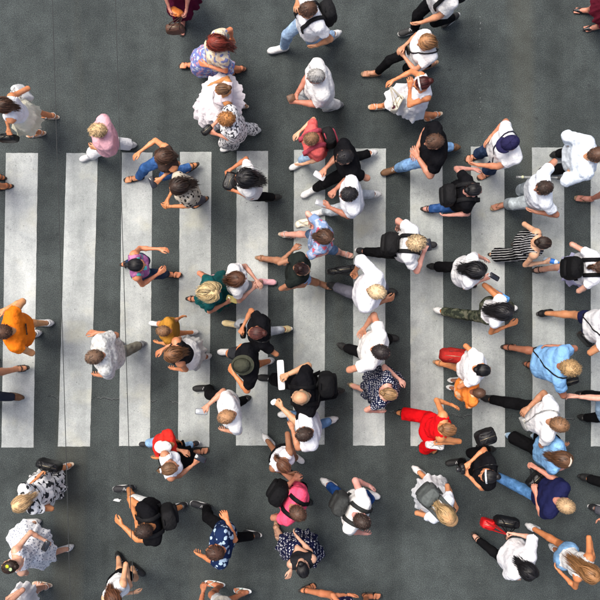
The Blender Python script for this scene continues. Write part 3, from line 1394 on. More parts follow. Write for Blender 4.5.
    if bot:
        bk = bot['k']
        e = bot.get('ease', .010) * s
        mat = bot['m']
        if bk in ('trousers', 'shorts', 'leggings'):
            end = bot.get('end', 1.93 if bk != 'shorts' else .55)
            fl = bot.get('flare', .006) * s
            ops = []
            hx, hr_ = (.078, .106) if fem else (.072, .102)
            ops.append((P - rt * hx * s, P + rt * hx * s, hr_ * s * w + e, hr_ * s * w + e, .04))
            ops.append((P, W, .100 * s * w + e, .092 * s * w + e, .04))
            for qd in (-1, 1):
                ops.append((P - fw * .045 * s + rt * qd * .055 * s - z * .04 * s, P - fw * .04 * s + rt * qd * .055 * s, .080 * s * w + e, .078 * s * w + e, .04))
            for (hip, kn, an2) in legs:
                if end <= 1.0:
                    q2 = hip + (kn - hip) * end
                    r1 = (.082 + (.052 - .082) * end) * s * lb
                    ops.append((hip, q2, .084 * s * lb + e, r1 + e + fl, .03, True))
                else:
                    ops.append((hip, kn, .084 * s * lb + e, .056 * s * lb + e + fl * .3, .03))
                    q2 = kn + (an2 - kn) * (end - 1)
                    r1 = (.056 + (.036 - .056) * (end - 1)) * s * lb
                    cm = kn + (an2 - kn) * .32 - fw * .012 * s
                    if end > 1.3:
                        ops.append((kn, cm, .055 * s * lb + e, .057 * s * lb + e, .02))
                        ops.append((cm, q2, .056 * s * lb + e, r1 + e + fl, .02, True))
                    ops.append((kn, q2, .056 * s * lb + e + fl * .3, r1 + e + fl, .02, True))
            g = ops_grid(ops, vb)
            wrinkle(g, bot.get('wr', .0065), rng)
            X_, Y_, Z_ = g.X()
            g.F[:] = np.maximum(g.F, Z_ - (W[2] + .02 * s))
            v, fcs = g.mesh()
            mesh_obj(bk, v, fcs, mat, root, loc=base)
        elif bk in ('skirt', 'dress_skirt'):
            hemz = bot.get('hem', .50) * s
            flare = bot.get('flare', .10) * s
            np_ = bot.get('pleats', 9)
            amp = bot.get('amp', .018) * s
            layers = bot.get('layers', 1)
            for ly in range(layers):
                nr, na = 14, (72 if layers == 1 else 150)
                az = np.linspace(0, 2 * PI, na, endpoint=False)
                u = np.cos(az)[:, None] * fw + np.sin(az)[:, None] * rt
                rings = []
                ph = rng.uniform(0, 6, 4)
                hz2 = hemz + ly * .16 * s
                for i in range(nr):
                    fr = i / (nr - 1)
                    zz = (W[2] + .012 * s) * (1 - fr) + hz2 * fr
                    cs, rs = [], []
                    q_ = np.clip((zz - P[2]) / (W[2] - P[2]), 0, 1.1)
                    hx_ = .078 + (.046 - .078) * q_
                    hr_ = (.110 + (.086 - .110) * q_) * s * w
                    cc_ = P + (W - P) * q_
                    dn = np.clip((P[2] - zz) / (.22 * s), 0, 1)
                    for qd in (-1, 1):
                        cs.append(cc_ + rt * qd * hx_ * s); rs.append(hr_ * (1 - .35 * dn))
                    cs.append(cc_ - fw * .050 * s * (1 - q_)); rs.append((.092 + .012 * (1 - q_)) * s * w * (1 - .35 * dn))
                    if zz < P[2]:
                        for (hip, kn, an2) in legs:
                            if zz > kn[2]:
                                t = (hip[2] - zz) / max(.05, hip[2] - kn[2])
                                c = hip + (kn - hip) * np.clip(t, 0, 1); r = .084 - .03 * np.clip(t, 0, 1)
                            else:
                                t = (kn[2] - zz) / max(.05, kn[2] - an2[2])
                                c = kn + (an2 - kn) * np.clip(t, 0, 1); r = .055 - .015 * np.clip(t, 0, 1)
                            cs.append(c); rs.append(r * s * lb)
                    cen = np.mean(cs, 0); cen[2] = zz
                    r = np.max([(c - cen) @ u.T + rr for c, rr in zip(cs, rs)], 0)
                    r = r + .016 * s + flare * fr ** 1.2 + ly * .012
                    r = r + amp * fr * (np.sin(np_ * az + ph[0] + 1.2 * np.sin(3 * az + ph[1]) + 1.0 * fr) + .5 * np.sin(2.3 * np_ * az + ph[2]))
                    pt = cen + u * r[:, None]
                    pt[:, 2] = zz + (.012 * s * np.sin(4 * az + ph[3]) * fr if fr > .6 else 0)
                    rings.append(pt)
                v, fcs = loft(rings, ly == 0, False)
                nm = 'skirt'
                mesh_obj(nm, v, fcs, mat, root, loc=base)
    # --- upper garment
    if top:
        e = top.get('ease', .020) * s
        slv = top.get('sl', .55)
        ops = torso_ops(J, e)
        hem = top.get('hem')
        hemz = ((P[2] - .03 * s) if not top.get('fit') else W[2] - .085 * s) if hem is None else hem * s
        if not top.get('fit'):
            for q in (-1, 1):
                lo_ = P + rt * q * .080 * s - z * .06 * s
                ops.append((C + rt2 * q * .085 * s, lo_, .100 * s * w + e, .100 * s * w + e + top.get('hemflare', .006), .05))
            ops.append((C, P - z * .06 * s, .105 * s * w + e, .108 * s * w + e, .05))
        for (sd, sh, el, wr_) in arms:
            if slv <= 0.01:
                continue
            if slv <= 1:
                q2 = sh + (el - sh) * slv
                ops.append((sh, q2, .052 * s * ab + e, (.050 - .008 * slv) * s * ab + e + .008 * s, .03, True))
            else:
                ops.append((sh, el, .052 * s * ab + e, .042 * s * ab + e, .03))
                q2 = el + (wr_ - el) * (slv - 1)
                ops.append((el, q2, .042 * s * ab + e, .032 * s * ab + e, .02, True))
        g = ops_grid(ops, .0178 if not far else .026)
        wrinkle(g, top.get('wr', .0088), rng)
        X_, Y_, Z_ = g.X()
        g.F[:] = np.maximum(g.F, hemz - Z_ + .006 * np.sin(X_ * 14 + Y_ * 11))
        nr = top.get('neck', .078 if fem else .070) * s
        # neckline: cut a capsule around the neck, leaning forward
        c0 = N - z * top.get('nd', .03) * s + fw * .030 * s
        c1 = N + z * .16 * s + fw * .03 * s
        sl_ = g.sl(np.minimum(c0, c1) - .25, np.maximum(c0, c1) + .25)
        x, y, zz = g.X(sl_)
        ba = c1 - c0
        t = np.clip(((x - c0[0]) * ba[0] + (y - c0[1]) * ba[1] + (zz - c0[2]) * ba[2]) / (ba @ ba), 0, 1)
        dd = nr - np.sqrt((x - c0[0] - t * ba[0]) ** 2 + (y - c0[1] - t * ba[1]) ** 2 + (zz - c0[2] - t * ba[2]) ** 2)
        g.F[sl_] = np.maximum(g.F[sl_], dd)
        if slv <= .01:
            for (sd, sh, el, wr_) in arms:
                g.ell(sh + rt2 * sd * (.048 if not top.get('strap') else .030) * s + z * .0 * s, np.array([.080, .080, .105]) * s, sub=True)
        v, fcs = g.mesh()
        nm = top.get('name', 't_shirt')
        shirt = mesh_obj(nm, v, fcs, top['m'], root, loc=base)
        if not top.get('fit') and not far:
            # ribbed neckband sitting on the neckline
            an_ = np.linspace(0, 2 * PI, 25)
            axn = norm(c1 - c0)
            e1 = norm(np.cross(axn, rt)); e2 = np.cross(axn, e1)
            tops_ = torso_ops(J, e)
            ts = np.linspace(0, .16 * s, 33)
            ring = []
            for a_ in an_:
                q_ = c0 + (math.cos(a_) * e1 + math.sin(a_) * e2) * (nr - .001)
                D_ = sdf_pts(q_ + ts[:, None] * axn, tops_)
                ring.append(q_ + axn * ts[int(np.argmin(np.abs(D_)))] + axn * .001)
            ring = np.array(ring)
            ring[-1] = ring[0]
            v, fcs = tube(ring, .0062 * s, 6, False)
            mesh_obj('collar', v - base, fcs, top['m'], shirt)
        J['tops'] = torso_ops(J, e + .004) + ([(C + rt2 * q * .085 * s, P + rt * q * .080 * s, .100 * s * w + e, .100 * s * w + e) for q in (-1, 1)] if not top.get('fit') else [])
    else:
        J['tops'] = torso_ops(J, .01)
    coll = J['tops'] + [(sh, el, .058 * s, .05 * s) for (_, sh, el, _) in arms]
    # --- hair, hat
    if hair[0] != 'none':
        hl = hair[2] if len(hair) > 2 else long_
        dens = (.5 if far else .88)
        v, fcs = make_hair(hair[0], 1, HM, coll, hl * s, SEED[0], part, dens, hair[3] if len(hair) > 3 else 1.0)
        mesh_obj('hair', v, fcs, hairmat(hcol), root, loc=base)
    if hat:
        make_hat(hat, HM, root, base)
    if glasses:
        gm = plain((0.012, 0.010, 0.010), .12, 0, .6, .05, 0)
        b = MB()
        for q in (-1, 1):
            a = np.linspace(0, 2 * PI, 14, endpoint=False)
            c = np.array([q * .034, .060, .098])
            nx = np.array([1.0, 0, 0]); ny = norm(np.array([0, -.60, .62]))
            nz_ = np.cross(nx, ny)
            R = np.stack([c + k * (np.cos(a)[:, None] * nx * .029 + np.sin(a)[:, None] * ny * .023) + o * nz_ for k, o in ((.9, -.004), (1, 0), (.9, .004))])
            b.add(*loft(R))
            b.add(*tube(np.array([(q * .062, .062, .092), (q * .086, .01, .07), (q * .088, -.04, .035)]), .0035, 5))
        b.add(*tube(np.array([(-.012, .075, .094), (0, .078, .096), (.012, .075, .094)]), .0035, 5))
        v, fcs, _ = b.get()
        mesh_obj('sunglasses', xf(HM, v), fcs, gm, root, loc=base)
    return J


def dome(k, th1, nu=32, nv=9, zoff=0.0, flat=1.0):
    a = np.linspace(0, 2 * PI, nu, endpoint=False)
    R = []
    for j in range(nv):
        th = .04 + (th1 - .04) * j / (nv - 1)
        p = np.stack([np.sin(th) * np.cos(a), np.sin(th) * np.sin(a), np.full(nu, np.cos(th) * flat)], 1) * HAX * k + HC
        p[:, 2] += zoff
        R.append(p)
    return np.array(R)


def make_hat(hat, HM, root, base):
    kind, col = hat[0], hat[1]
    if kind == 'cap':
        m = cloth(col)
        R = dome(1.17, 1.40, zoff=.004)
        v, f = loft(R, True, False)
        o = mesh_obj('cap', xf(HM, v), f[:, ::-1], m, root, loc=base)
        b = MB()
        t = np.linspace(-1.15, 1.15, 13)
        rows = []
        rev = -1 if (len(hat) > 2 and hat[2] == 'back') else 1
        for k_, dz in ((1.14, .034), (1.45, .026), (1.78, .012)):
            kk = 1.14 + (k_ - 1.14) * (1 - (np.abs(t) / 1.3) ** 2.5)
            rows.append(np.stack([np.sin(t) * HAX[0] * kk * 1.02, rev * np.cos(t) * HAX[1] * kk, np.full(13, dz) - .014 * np.abs(t)], 1) + HC)
        rows = np.array(rows)
        both = np.concatenate([rows, rows[::-1] - np.array([0, 0, .006])])
        k, n = both.shape[:2]
        F = [[i * n + j, i * n + j + 1, ((i + 1) % k) * n + j + 1, ((i + 1) % k) * n + j] for i in range(k) for j in range(n - 1)]
        b.add(both.reshape(-1, 3), F)
        # seams and button
        b2 = MB()
        for a in np.linspace(0, PI, 3, endpoint=False):
            tt = np.linspace(-1.35, 1.35, 15)
            P = np.stack([np.sin(tt) * math.cos(a), np.sin(tt) * math.sin(a), np.cos(tt)], 1) * HAX * 1.175 + HC + np.array([0, 0, .004])
            b2.add(*tube(P, .0022, 5))
        b2.add(*uvsphere(HC + np.array([0, 0, HAX[2] * 1.18 + .005]), .008, 8, 5))
        v, f, _ = b.get()
        mesh_obj('visor', xf(HM, v), f, m, o)
        v, f, _ = b2.get()
        mesh_obj('seam', xf(HM, v), f, cloth(tuple(x * .75 for x in col)), o)
        for ch in o.children:
            ch.data.transform(Matrix.Translation(-Vector(base)))
    elif kind in ('bucket', 'straw'):
        m = cloth(col) if kind == 'bucket' else straw(col)
        R = list(dome(1.15, 1.25, zoff=.006, flat=1.0))
        last = R[-1]
        c = last.mean(0)
        wide = .036 if kind == 'bucket' else .085
        nu = last.shape[0]
        a = np.linspace(0, 2 * PI, nu, endpoint=False)
        for i in range(1, 5):
            f = i / 4
            d = last - c
            d /= np.linalg.norm(d, axis=1)[:, None]
            q = last + d * wide * f
            q[:, 2] = last[:, 2] - (.032 if kind == 'bucket' else .014) * f + .005 * np.sin(3 * a) * f
            R.append(q)
        v, f = loft(np.array(R), True, False)
        o = mesh_obj('hat', xf(HM, v), f[:, ::-1], m, root, loc=base)
        ring = last * 1.0
        ring = c + (ring - c) * 1.012
        v, f = loft(np.stack([ring + [0, 0, .002], ring * [1, 1, 1] + [0, 0, .024]]), False, False)
        bd = mesh_obj('hat_band', xf(HM, v) - base, f, cloth(tuple(x * .35 for x in col)), o)
    elif kind == 'band':
        t = np.linspace(-1.5, 1.5, 19)
        P = np.stack([np.sin(t) * HAX[0] * 1.16, np.full(19, .022), np.cos(t) * HAX[2] * 1.16], 1) + HC
        v, f = ribbon(P, np.tile([0, 1.0, 0], (19, 1)), .022, .007)
        mesh_obj('headband', xf(HM, v), f, cloth(col), root, loc=base)
    elif kind == 'bow':
        b = MB()
        for q in (-1, 1):
            c = np.array([q * .040, -.085, .085])
            rg = []
            for i in range(7):
                f = i / 6
                a = np.linspace(0, 2 * PI, 12, endpoint=False)
                r = .010 + .028 * math.sin(min(1, f * 1.15) * PI * .8)
                rg.append(np.array([q * .075 * f, -.085 - .015 * f, .095 - .008 * f]) + np.stack([np.zeros(12), np.cos(a) * r, np.sin(a) * r * .55], 1))
            b.add(*loft(rg))
        b.add(*uvsphere((0, -.085, .095), .016, 10, 6))
        v, f, _ = b.get()
        mesh_obj('hair_bow', xf(HM, v), f, cloth(col), root, loc=base)
    elif kind == 'flower':
        for (c, cc) in (((.03, -.045, .128), col), ((-.014, -.075, .118), hat[2])):
            b = MB()
            for i in range(6):
                a = i * PI / 3
                b.add(*uvsphere(np.array(c) + np.array([math.cos(a) * .016, math.sin(a) * .016, 0]), .011, 8, 5))
            b.add(*uvsphere(np.array(c) + [0, 0, .004], .009, 8, 5))
            v, f, _ = b.get()
            mesh_obj('hair_flower', xf(HM, v), f, plain(cc, .6), root, loc=base)
    elif kind == 'scrunchie':
        t = np.linspace(0, 2 * PI, 22)
        P = np.stack([np.cos(t) * .022, np.full(22, -.128), np.sin(t) * .022 + .045], 1)
        r = .011 + .003 * np.sin(t * 7)
        v, f = tube(P, r, 8, False)
        mesh_obj('scrunchie', xf(HM, v), f, cloth(col), root, loc=base)


# ------------------------------------------------------------------ carried things
def rbox_rings(w_, h_, dp, taper=.85, n=24, e=3.6, rows=9, sag=0.0):
    rings = []
    for i in range(rows):
        f = i / (rows - 1)
        edge = 1 - .16 * abs(2 * f - 1) ** 5
        k = (1 - (1 - taper) * f) * edge
        x, y = sellipse(n, w_ / 2 * k, dp / 2 * edge * (1 - sag * (f - .3) ** 2), e)
        rings.append(np.stack([x, y, np.full(n, (f - .5) * h_)], 1))
    return np.array(rings)


def backpack(J, label, col, col2=None, w_=.29, h_=.42, dp=.16, off=0.0, one=None, group='backpacks being worn', dz=0.0, round_=3.2):
    s = J['s']
    fw, rt = J['fw'], J['rt2']
    up = norm(J['S'] - J['P'])
    bk = norm(-fw - up * (-fw @ up))
    xr = np.cross(up, bk)
    col2 = col2 or tuple(x * .6 for x in col)
    if max(col) < .04:
        col = tuple(x * .5 for x in col)
    m = plain(col, .78, 0, .16, .45, .8, 30)
    m2 = plain(col2, .75, 0, .16, .4, .6, 40)
    C = J['C']
    # surface of the back
    c0 = ray_in(C, bk[None], J['tops'], 0.0)[0]
    cen = c0 + bk * (dp / 2 + .004) - up * (.04 - dz) * s + rt * off
    Mx = frame(cen, xr, bk, up)
    root = empty('backpack', cen - up * h_ / 2, label, 'backpack', group)
    loc = np.array(root.location)
    rng = np.random.default_rng(SEED[0])
    R = rbox_rings(w_, h_, dp, .82, 26, round_, 11)
    R = R + rng.normal(0, .0028, R.shape)
    v, f = loft(R)
    body = mesh_obj('bag_body', xf(Mx, v), f, m, root, loc=loc)
    R = rbox_rings(w_ * .78, h_ * .45, dp * .42, .9, 20, 3.2, 7)
    v, f = loft(R)
    v = v + np.array([0, dp * .46, -h_ * .20])
    pk = mesh_obj('pocket', xf(Mx, v), f, m2, root, loc=loc)
    # zip over the top
    t = np.linspace(-.9, .9, 15)
    P = np.stack([np.sin(t * 1.5) * w_ * .40, np.full(15, dp * .12), h_ * (.475 - .14 * np.abs(t) ** 3)], 1)
    v, f = tube(P, .0045, 5)
    mesh_obj('zip', xf(Mx, v), f, plain((0.10, 0.10, 0.11), .35, .6), root, loc=loc)
    P = np.array([(-.04, -dp * .3, h_ * .46), (-.03, -dp * .32, h_ * .53), (.03, -dp * .32, h_ * .53), (.04, -dp * .3, h_ * .46)])
    v, f = tube(P, .007, 6)
    mesh_obj('handle', xf(Mx, v), f, m2, root, loc=loc)
    for sd in (-1, 1):
        if one and sd != one:
            continue
        ctr = J['S'] + rt * sd * .095 * s - up * .17 * s
        th = np.linspace(rad(62), rad(-215 + 25), 22)          # from the back over the shoulder to under the arm
        th = np.linspace(rad(140), rad(-40), 20)
        dirs = np.cos(th)[:, None] * fw + np.sin(th)[:, None] * up
        P = ray_in(ctr, dirs, J['tops'], .020)
        P = np.concatenate([[xf(Mx, (sd * w_ * .20, -dp * .40, h_ * .36))], P, [xf(Mx, (sd * w_ * .42, -dp * .35, -h_ * .36))]])
        v, f = ribbon(P, np.tile(rt, (len(P), 1)), .050, .010)
        mesh_obj('strap', v, f, m2, root, loc=loc)
    return root


def strap_across(J, parent, loc, sd, bagpt, m, wd=.016):
    """cross-body strap: over shoulder sd (-1 left, 1 right) and round the body to the bag"""
    s = J['s']
    sp = J['S'] + J['rt2'] * sd * J['sw'] * .55
    hp_ = J['P'] - J['rt'] * sd * .12 * s
    c = (sp + hp_) / 2
    v1 = norm(sp - hp_)
    f2 = norm(J['fw'] - v1 * (J['fw'] @ v1))
    side = np.cross(v1, f2)
    t = np.linspace(0, 2 * PI, 44)
    dirs = np.cos(t)[:, None] * v1 + np.sin(t)[:, None] * f2
    P = ray_in(c, dirs, J['tops'], .020, .6)
    v, f = ribbon(P, np.tile(side, (44, 1)), wd, .006)
    return mesh_obj('strap', v, f, m, parent, loc=loc)


def handbag(label, px, py, z0, w_, h_, dp, col, ang=0, hand=None, hl=.12, J=None, strap=0, cat='handbag', name='handbag',
            rough=.45, taper=.88, tilt=0.0, group='bags being carried', mat=None, sag=.25):
    cen = unp(px, py, z0)
    a = rad(ang)
    x = np.array([math.cos(a), math.sin(a), 0]); y = np.array([-math.sin(a), math.cos(a), 0]); z = np.array([0, 0, 1.0])
    t = rad(tilt)
    y2 = y * math.cos(t) + z * math.sin(t)
    z2 = z * math.cos(t) - y * math.sin(t)
    M = frame(cen, x, y2, z2)
    root = empty(name, cen - z * h_ / 2, label, cat, group)
    loc = np.array(root.location)
    m = mat or plain(col, rough, 0, .35, .35, .6, 26)
    m2 = plain(tuple(q * .6 for q in col), rough, 0, .35, .3, .4)
    rng = np.random.default_rng(int(px * 7 + py))
    R = rbox_rings(w_, h_, dp, taper, 26, 4.0, 10, sag)
    R = R + rng.normal(0, .0022, R.shape) + (np.sin(R[..., 0:1] * 38 + px) * .004) * np.array([0, 1, 0])
    v, f = loft(R)
    mesh_obj('bag_body', xf(M, v), f, m, root, loc=loc)
    for sd in (-1, 1):
        tt = np.linspace(0, PI, 11)
        P = np.stack([np.cos(tt) * w_ * .26, np.full(11, sd * dp * .30), h_ * .46 + np.sin(tt) * hl], 1)
        Pw = xf(M, P)
        if hand is not None:
            k = np.sin(tt)[:, None] ** 2
            Pw = Pw * (1 - k) + (np.asarray(hand) + np.array([0, 0, .0]) + (Pw - Pw.mean(0)) * .2) * k
        v, f = tube(Pw, .0065, 6)
        mesh_obj('handle', v, f, m2, root, loc=loc)
    v, f = tube(xf(M, np.array([(-w_ * .36, 0, h_ * .495), (0, .002, h_ * .50), (w_ * .36, 0, h_ * .495)])), .004, 5)
    mesh_obj('zip', v, f, plain((0.35, 0.30, 0.2), .3, .8), root, loc=loc)
    if J is not None and strap:
        strap_across(J, root, loc, strap, cen, m2)
    return root


def slabobj(name, label, cat, cen, ang, w_, l_, th, col, tilt=(0, 0), rough=.2, screen=None, group=None, e=6.0):
    """thin rounded rectangle such as a phone or a sheet"""
    a = rad(ang)
    Rm = rotz(a) @ np.array(Matrix.Rotation(rad(tilt[0]), 3, 'X')) @ np.array(Matrix.Rotation(rad(tilt[1]), 3, 'Y'))
    M = np.eye(4); M[:3, :3] = Rm; M[:3, 3] = cen
    rings = []
    for zz, k in ((-th / 2, .97), (-th / 2 + th * .2, 1), (th / 2 - th * .2, 1), (th / 2, .97)):
        x, y = sellipse(28, w_ / 2 * k, l_ / 2 * k, e)
        rings.append(np.stack([x, y, np.full(28, zz)], 1))
    v, f = loft(rings)
    root = empty(name, cen, label, cat, group)
    mesh_obj('case' if screen else 'sheet', xf(M, v), f, plain(col, rough, 0, .5, .1, 0), root, loc=cen, smooth=False)
    if screen:
        x, y = sellipse(28, w_ / 2 * .92, l_ / 2 * .95, e)
        rg = np.stack([np.stack([x * k, y * k, np.full(28, th / 2 + o)], 1) for k, o in ((1, .0002), (.99, .0012))])
        v, f = loft(rg)
        mesh_obj('screen', xf(M, v), f, plain(screen, .06, 0, .6, .05, 0), root, loc=cen, smooth=False)
    return root


def phone(label, J, which, ang=0, col=BLACK, screen=(0.02, 0.022, 0.028), dz=.03, fwd=.03):
    hpt = J['h' + which]
    c = hpt + J['fw'] * fwd + np.array([0, 0, dz])
    return slabobj('phone', label, 'phone', c, ang, .075, .15, .010, col, (12, 8), .25, screen, 'phones in hand')


# ------------------------------------------------------------------ the place
ROAD = build_road()


def T(c, pat=None, c2=BLACK, c3=None, sc=1.0, **kw):
    if c == WH:
        c = ((0.80, 0.80, 0.80), (0.72, 0.73, 0.75), (0.78, 0.765, 0.73), (0.75, 0.75, 0.74))[SEED[0] % 4]
    d_ = dict(m=cloth(c, pat, c2, c3, sc)); d_.update(kw); return d_


def Bt(k, c, pat=None, c2=BLACK, c3=None, sc=1.0, **kw):
    d_ = dict(k=k, m=cloth(c, pat, c2, c3, sc)); d_.update(kw); return d_


WH = (0.84, 0.84, 0.83)
OFF = (0.74, 0.73, 0.70)
BK = (0.006, 0.006, 0.007)
NAVY = (0.014, 0.017, 0.060)
JEAN = (0.075, 0.150, 0.330)
LJEAN = (0.33, 0.47, 0.66)
GJEAN = (0.48, 0.54, 0.60)
# hair colours
BROWN = (0.075, 0.036, 0.020)
LBROWN = (0.190, 0.098, 0.046)
DBROWN = (0.030, 0.016, 0.010)
BLK = (0.010, 0.009, 0.010)
BLOND = (0.50, 0.36, 0.19)
GOLD = (0.40, 0.21, 0.075)
RED = (0.175, 0.024, 0.012)
GREY = (0.30, 0.29, 0.27)
# shoes
SN_W = ('sneaker', (0.76, 0.76, 0.75), (0.52, 0.52, 0.51))
SN_B = ('sneaker', (0.025, 0.025, 0.028), (0.75, 0.75, 0.74))
SN_K = ('sneaker', (0.018, 0.018, 0.018), (0.03, 0.03, 0.03))
SN_G = ('sneaker', (0.22, 0.23, 0.24), (0.62, 0.62, 0.62))
SN_BR = ('sneaker', (0.17, 0.085, 0.042), (0.10, 0.06, 0.035))
SN_PK = ('sneaker', (0.80, 0.42, 0.46), (0.78, 0.72, 0.70))
SN_LB = ('sneaker', (0.36, 0.52, 0.68), (0.72, 0.76, 0.78))
SD_K = ('sandal', BK, (0.035, 0.028, 0.024))
SD_T = ('sandal', (0.32, 0.17, 0.09), (0.28, 0.18, 0.11))
SD_W = ('sandal', (0.74, 0.72, 0.68), (0.55, 0.44, 0.33))
FF_T = ('flipflop', (0.20, 0.11, 0.06), (0.33, 0.22, 0.13))
FF_W = ('flipflop', (0.30, 0.62, 0.60), (0.74, 0.76, 0.75))
PU_K = ('pump', BK, (0.03, 0.03, 0.03))
PU_L = ('pump', (0.40, 0.27, 0.14), (0.10, 0.07, 0.05))
JEANS = lambda c=JEAN, **kw: Bt('trousers', c, 'denim', **kw)
TR = lambda c, **kw: Bt('trousers', c, **kw)
TANK = dict(sl=0, fit=1, name='tank_top', ease=.012, wr=.003)
FT = dict(fit=1, ease=.016)

# ---------- top edge
J = person('woman in a burgundy dress cut by the top edge, holding a brown handbag in front', (174, -24), 270, 1.66, A=(170, 13, .92, 1), B=(186, 17, .88, 1), fem=1,
           top=T((0.085, 0.008, 0.028), sl=.3, **FT), bot=Bt('skirt', (0.085, 0.008, 0.028), hem=.45, flare=.05), hair=('long', BROWN), shoes=SD_K)
handbag('square brown leather handbag of the woman in burgundy at the top edge', 175, 29, .60, .25, .20, .11, (0.115, 0.055, 0.035), 4, hand=J['hB'], hl=.1)
handbag('small orange pouch held against the burgundy dress at the top edge', 176, 12, .86, .17, .15, .06, (0.85, 0.26, 0.06), -35, hand=J['hA'], hl=.05, name='pouch', cat='pouch', tilt=35)

person('woman with long red hair and sunglasses on her head, cream and blue patterned dress', (214, 42), 188, 1.68, ((189, 66), (237, 71)), B=(204, 67, 1.0), fem=1, glasses=1,
       top=T((0.72, 0.62, 0.46), 'floral', (0.62, 0.45, 0.30), (0.20, 0.22, 0.40), .9, sl=.5, ease=.026, hem=.76),
       bot=Bt('skirt', (0.20, 0.24, 0.52), 'floral', (0.55, 0.30, 0.40), (0.55, 0.62, 0.75), 1.0, hem=.30, flare=.015, amp=.012), hair=('long', RED, .5, 1.6), shoes=SD_K, tone='o')

person('girl in a puffy white tulle dress with her brown hair in a bun', (222, 89), 182, 1.52, A=(210, 84, .95), fem=1, lean=-.07,
       top=T((0.68, 0.60, 0.62), **TANK), bot=Bt('skirt', (0.62, 0.58, 0.60), hem=.50, flare=.15, amp=.016, pleats=13, layers=4), hair=('bun', LBROWN), shoes=SD_W, tone='o')

J = person('woman with curly copper hair in white clothes printed with black marks', (226, 119), 192, 1.64, ((251, 131),), B=(212, 134, 1.05, 1), A=(210, 128, 1.05, 1), fem=1,
           top=T((0.78, 0.77, 0.75), 'splot', (0.06, 0.06, 0.07), sc=1.6, sl=.9, ease=.026), bot=TR((0.76, 0.75, 0.74), pat='splot', c2=(0.08, 0.08, 0.09), sc=1.6, ease=.02, flare=.03),
           hair=('curly', (0.40, 0.17, 0.05)), shoes=SN_W)
handbag('small black clutch held by the woman with curly copper hair', 207, 130, 1.05, .16, .07, .09, BK, 40, hand=J['hB'], hl=.03, name='clutch_bag', cat='clutch bag')

J = person('man in white T-shirt and pale jeans striding left at the top, black backpack', (308, 9), 200, 1.80, ((278, 50), (333, 38)), A=(296, 9, 1.25), B=(317, 48, .86),
           top=T(WH), bot=JEANS(LJEAN), hair=('short', BROWN), shoes=SN_W, lean=.05)
backpack(J, 'black backpack of the man in pale jeans at the top', (0.022, 0.022, 0.024), w_=.30, dp=.17)

J = person('grey-haired man all in white holding a brown wallet', (316, 76), 188, 1.76, ((333, 107),), A=(294, 98, 1.02, 1), B=(292, 103, 1.0, 1), w=1.12, belly=1,
           top=T(OFF, sl=.75, ease=.026), bot=TR((0.74, 0.74, 0.72), ease=.016), hair=('short', GREY), shoes=SN_G, tone='t', Be=(310, 103))
slabobj('wallet', 'brown wallet in the hands of the grey-haired man in white', 'wallet', unp(291, 98, 1.09), 20, .10, .085, .022, (0.13, 0.065, 0.035), (8, 5), .5)

J = person('man in a white tee cut by the top edge, black backpack on his shoulders', (443, -14), 205, 1.80, ((408, 32),), B=(418, 25, .92),
           top=T(OFF, 'splot', (0.62, 0.62, 0.60), sl=.6), bot=TR(BK), hair=('short', BROWN), shoes=('sneaker', (0.03, 0.03, 0.03), (0.5, 0.5, 0.48)))
backpack(J, 'black backpack at the top edge, on the man in white tee', (0.018, 0.018, 0.020), w_=.31, h_=.46, dp=.19)

J = person('woman with honey brown hair, white T-shirt and black leggings, thin black strap', (427, 40), 190, 1.67, ((371, 74), (429, 66)), A=(399, 49, 1.06), B=(398, 55, 1.04), Be=(414, 68), fem=1,
           top=T(WH, sl=.6, ease=.022), bot=Bt('leggings', BK, ease=.006), hair=('bob', (0.30, 0.145, 0.06)), shoes=SD_T)
handbag('small black cross-body bag of the woman with honey brown hair', 408, 48, .98, .16, .12, .05, BK, 100, J=J, strap=-1, name='crossbody_bag', cat='bag', hl=.02)

J = person('woman with dark red hair, white sleeveless top and short white skirt', (422, 83), 190, 1.66, ((378, 107), (433, 117)), A=(389, 81, 1.0), B=(405, 84, 1.30), Be=(409, 110), fem=1,
           top=T((0.78, 0.78, 0.80), **TANK), bot=Bt('skirt', (0.76, 0.76, 0.78), hem=.55, flare=.05), hair=('bun', (0.07, 0.014, 0.012)), shoes=SD_W, tone='o', hat=('band', (0.7, 0.7, 0.68)))
handbag('cream handbag with dark print hanging in front of the dark red haired woman', 397, 104, .82, .24, .22, .09, (0.72, 0.66, 0.52), 62, hand=J['hA'], hl=.10,
        mat=cloth((0.74, 0.69, 0.56), 'leaf', (0.06, 0.02, 0.03), sc=.8))

person('woman in a burgundy dress and black heels cut by the upper right corner', (640, -8), 182, 1.68, ((583, 11), (593, 28)), fem=1, far=1,
       top=T((0.085, 0.008, 0.018), sl=.3, **FT), bot=Bt('skirt', (0.085, 0.008, 0.018), hem=.55, flare=.03), hair=('long', BROWN), shoes=PU_K)

# ---------- left edge and upper crossing
J = person('brown-haired woman in white cut by the left edge, carrying a white and a black bag', (2, 105), 180, 1.66, ((49, 116),), A=(14, 95, 1.02, 1), B=(8, 131, 1.0, 1), Be=(5, 114), fem=1,
           top=T((0.80, 0.81, 0.82), **TANK), bot=Bt('skirt', (0.68, 0.66, 0.52), hem=.62, flare=.04), hair=('bob', BROWN), shoes=SD_W, tone='o')
handbag('white carrier bag at the left edge, held by the brown-haired woman', 22, 93, .80, .26, .27, .10, (0.80, 0.80, 0.78), -50, hand=J['hA'], hl=.08, name='carrier_bag', cat='bag', rough=.5, tilt=18)
handbag('black handbag at the left edge below the white carrier bag', 8, 138, .78, .26, .20, .10, BK, 0, hand=J['hB'], hl=.06)

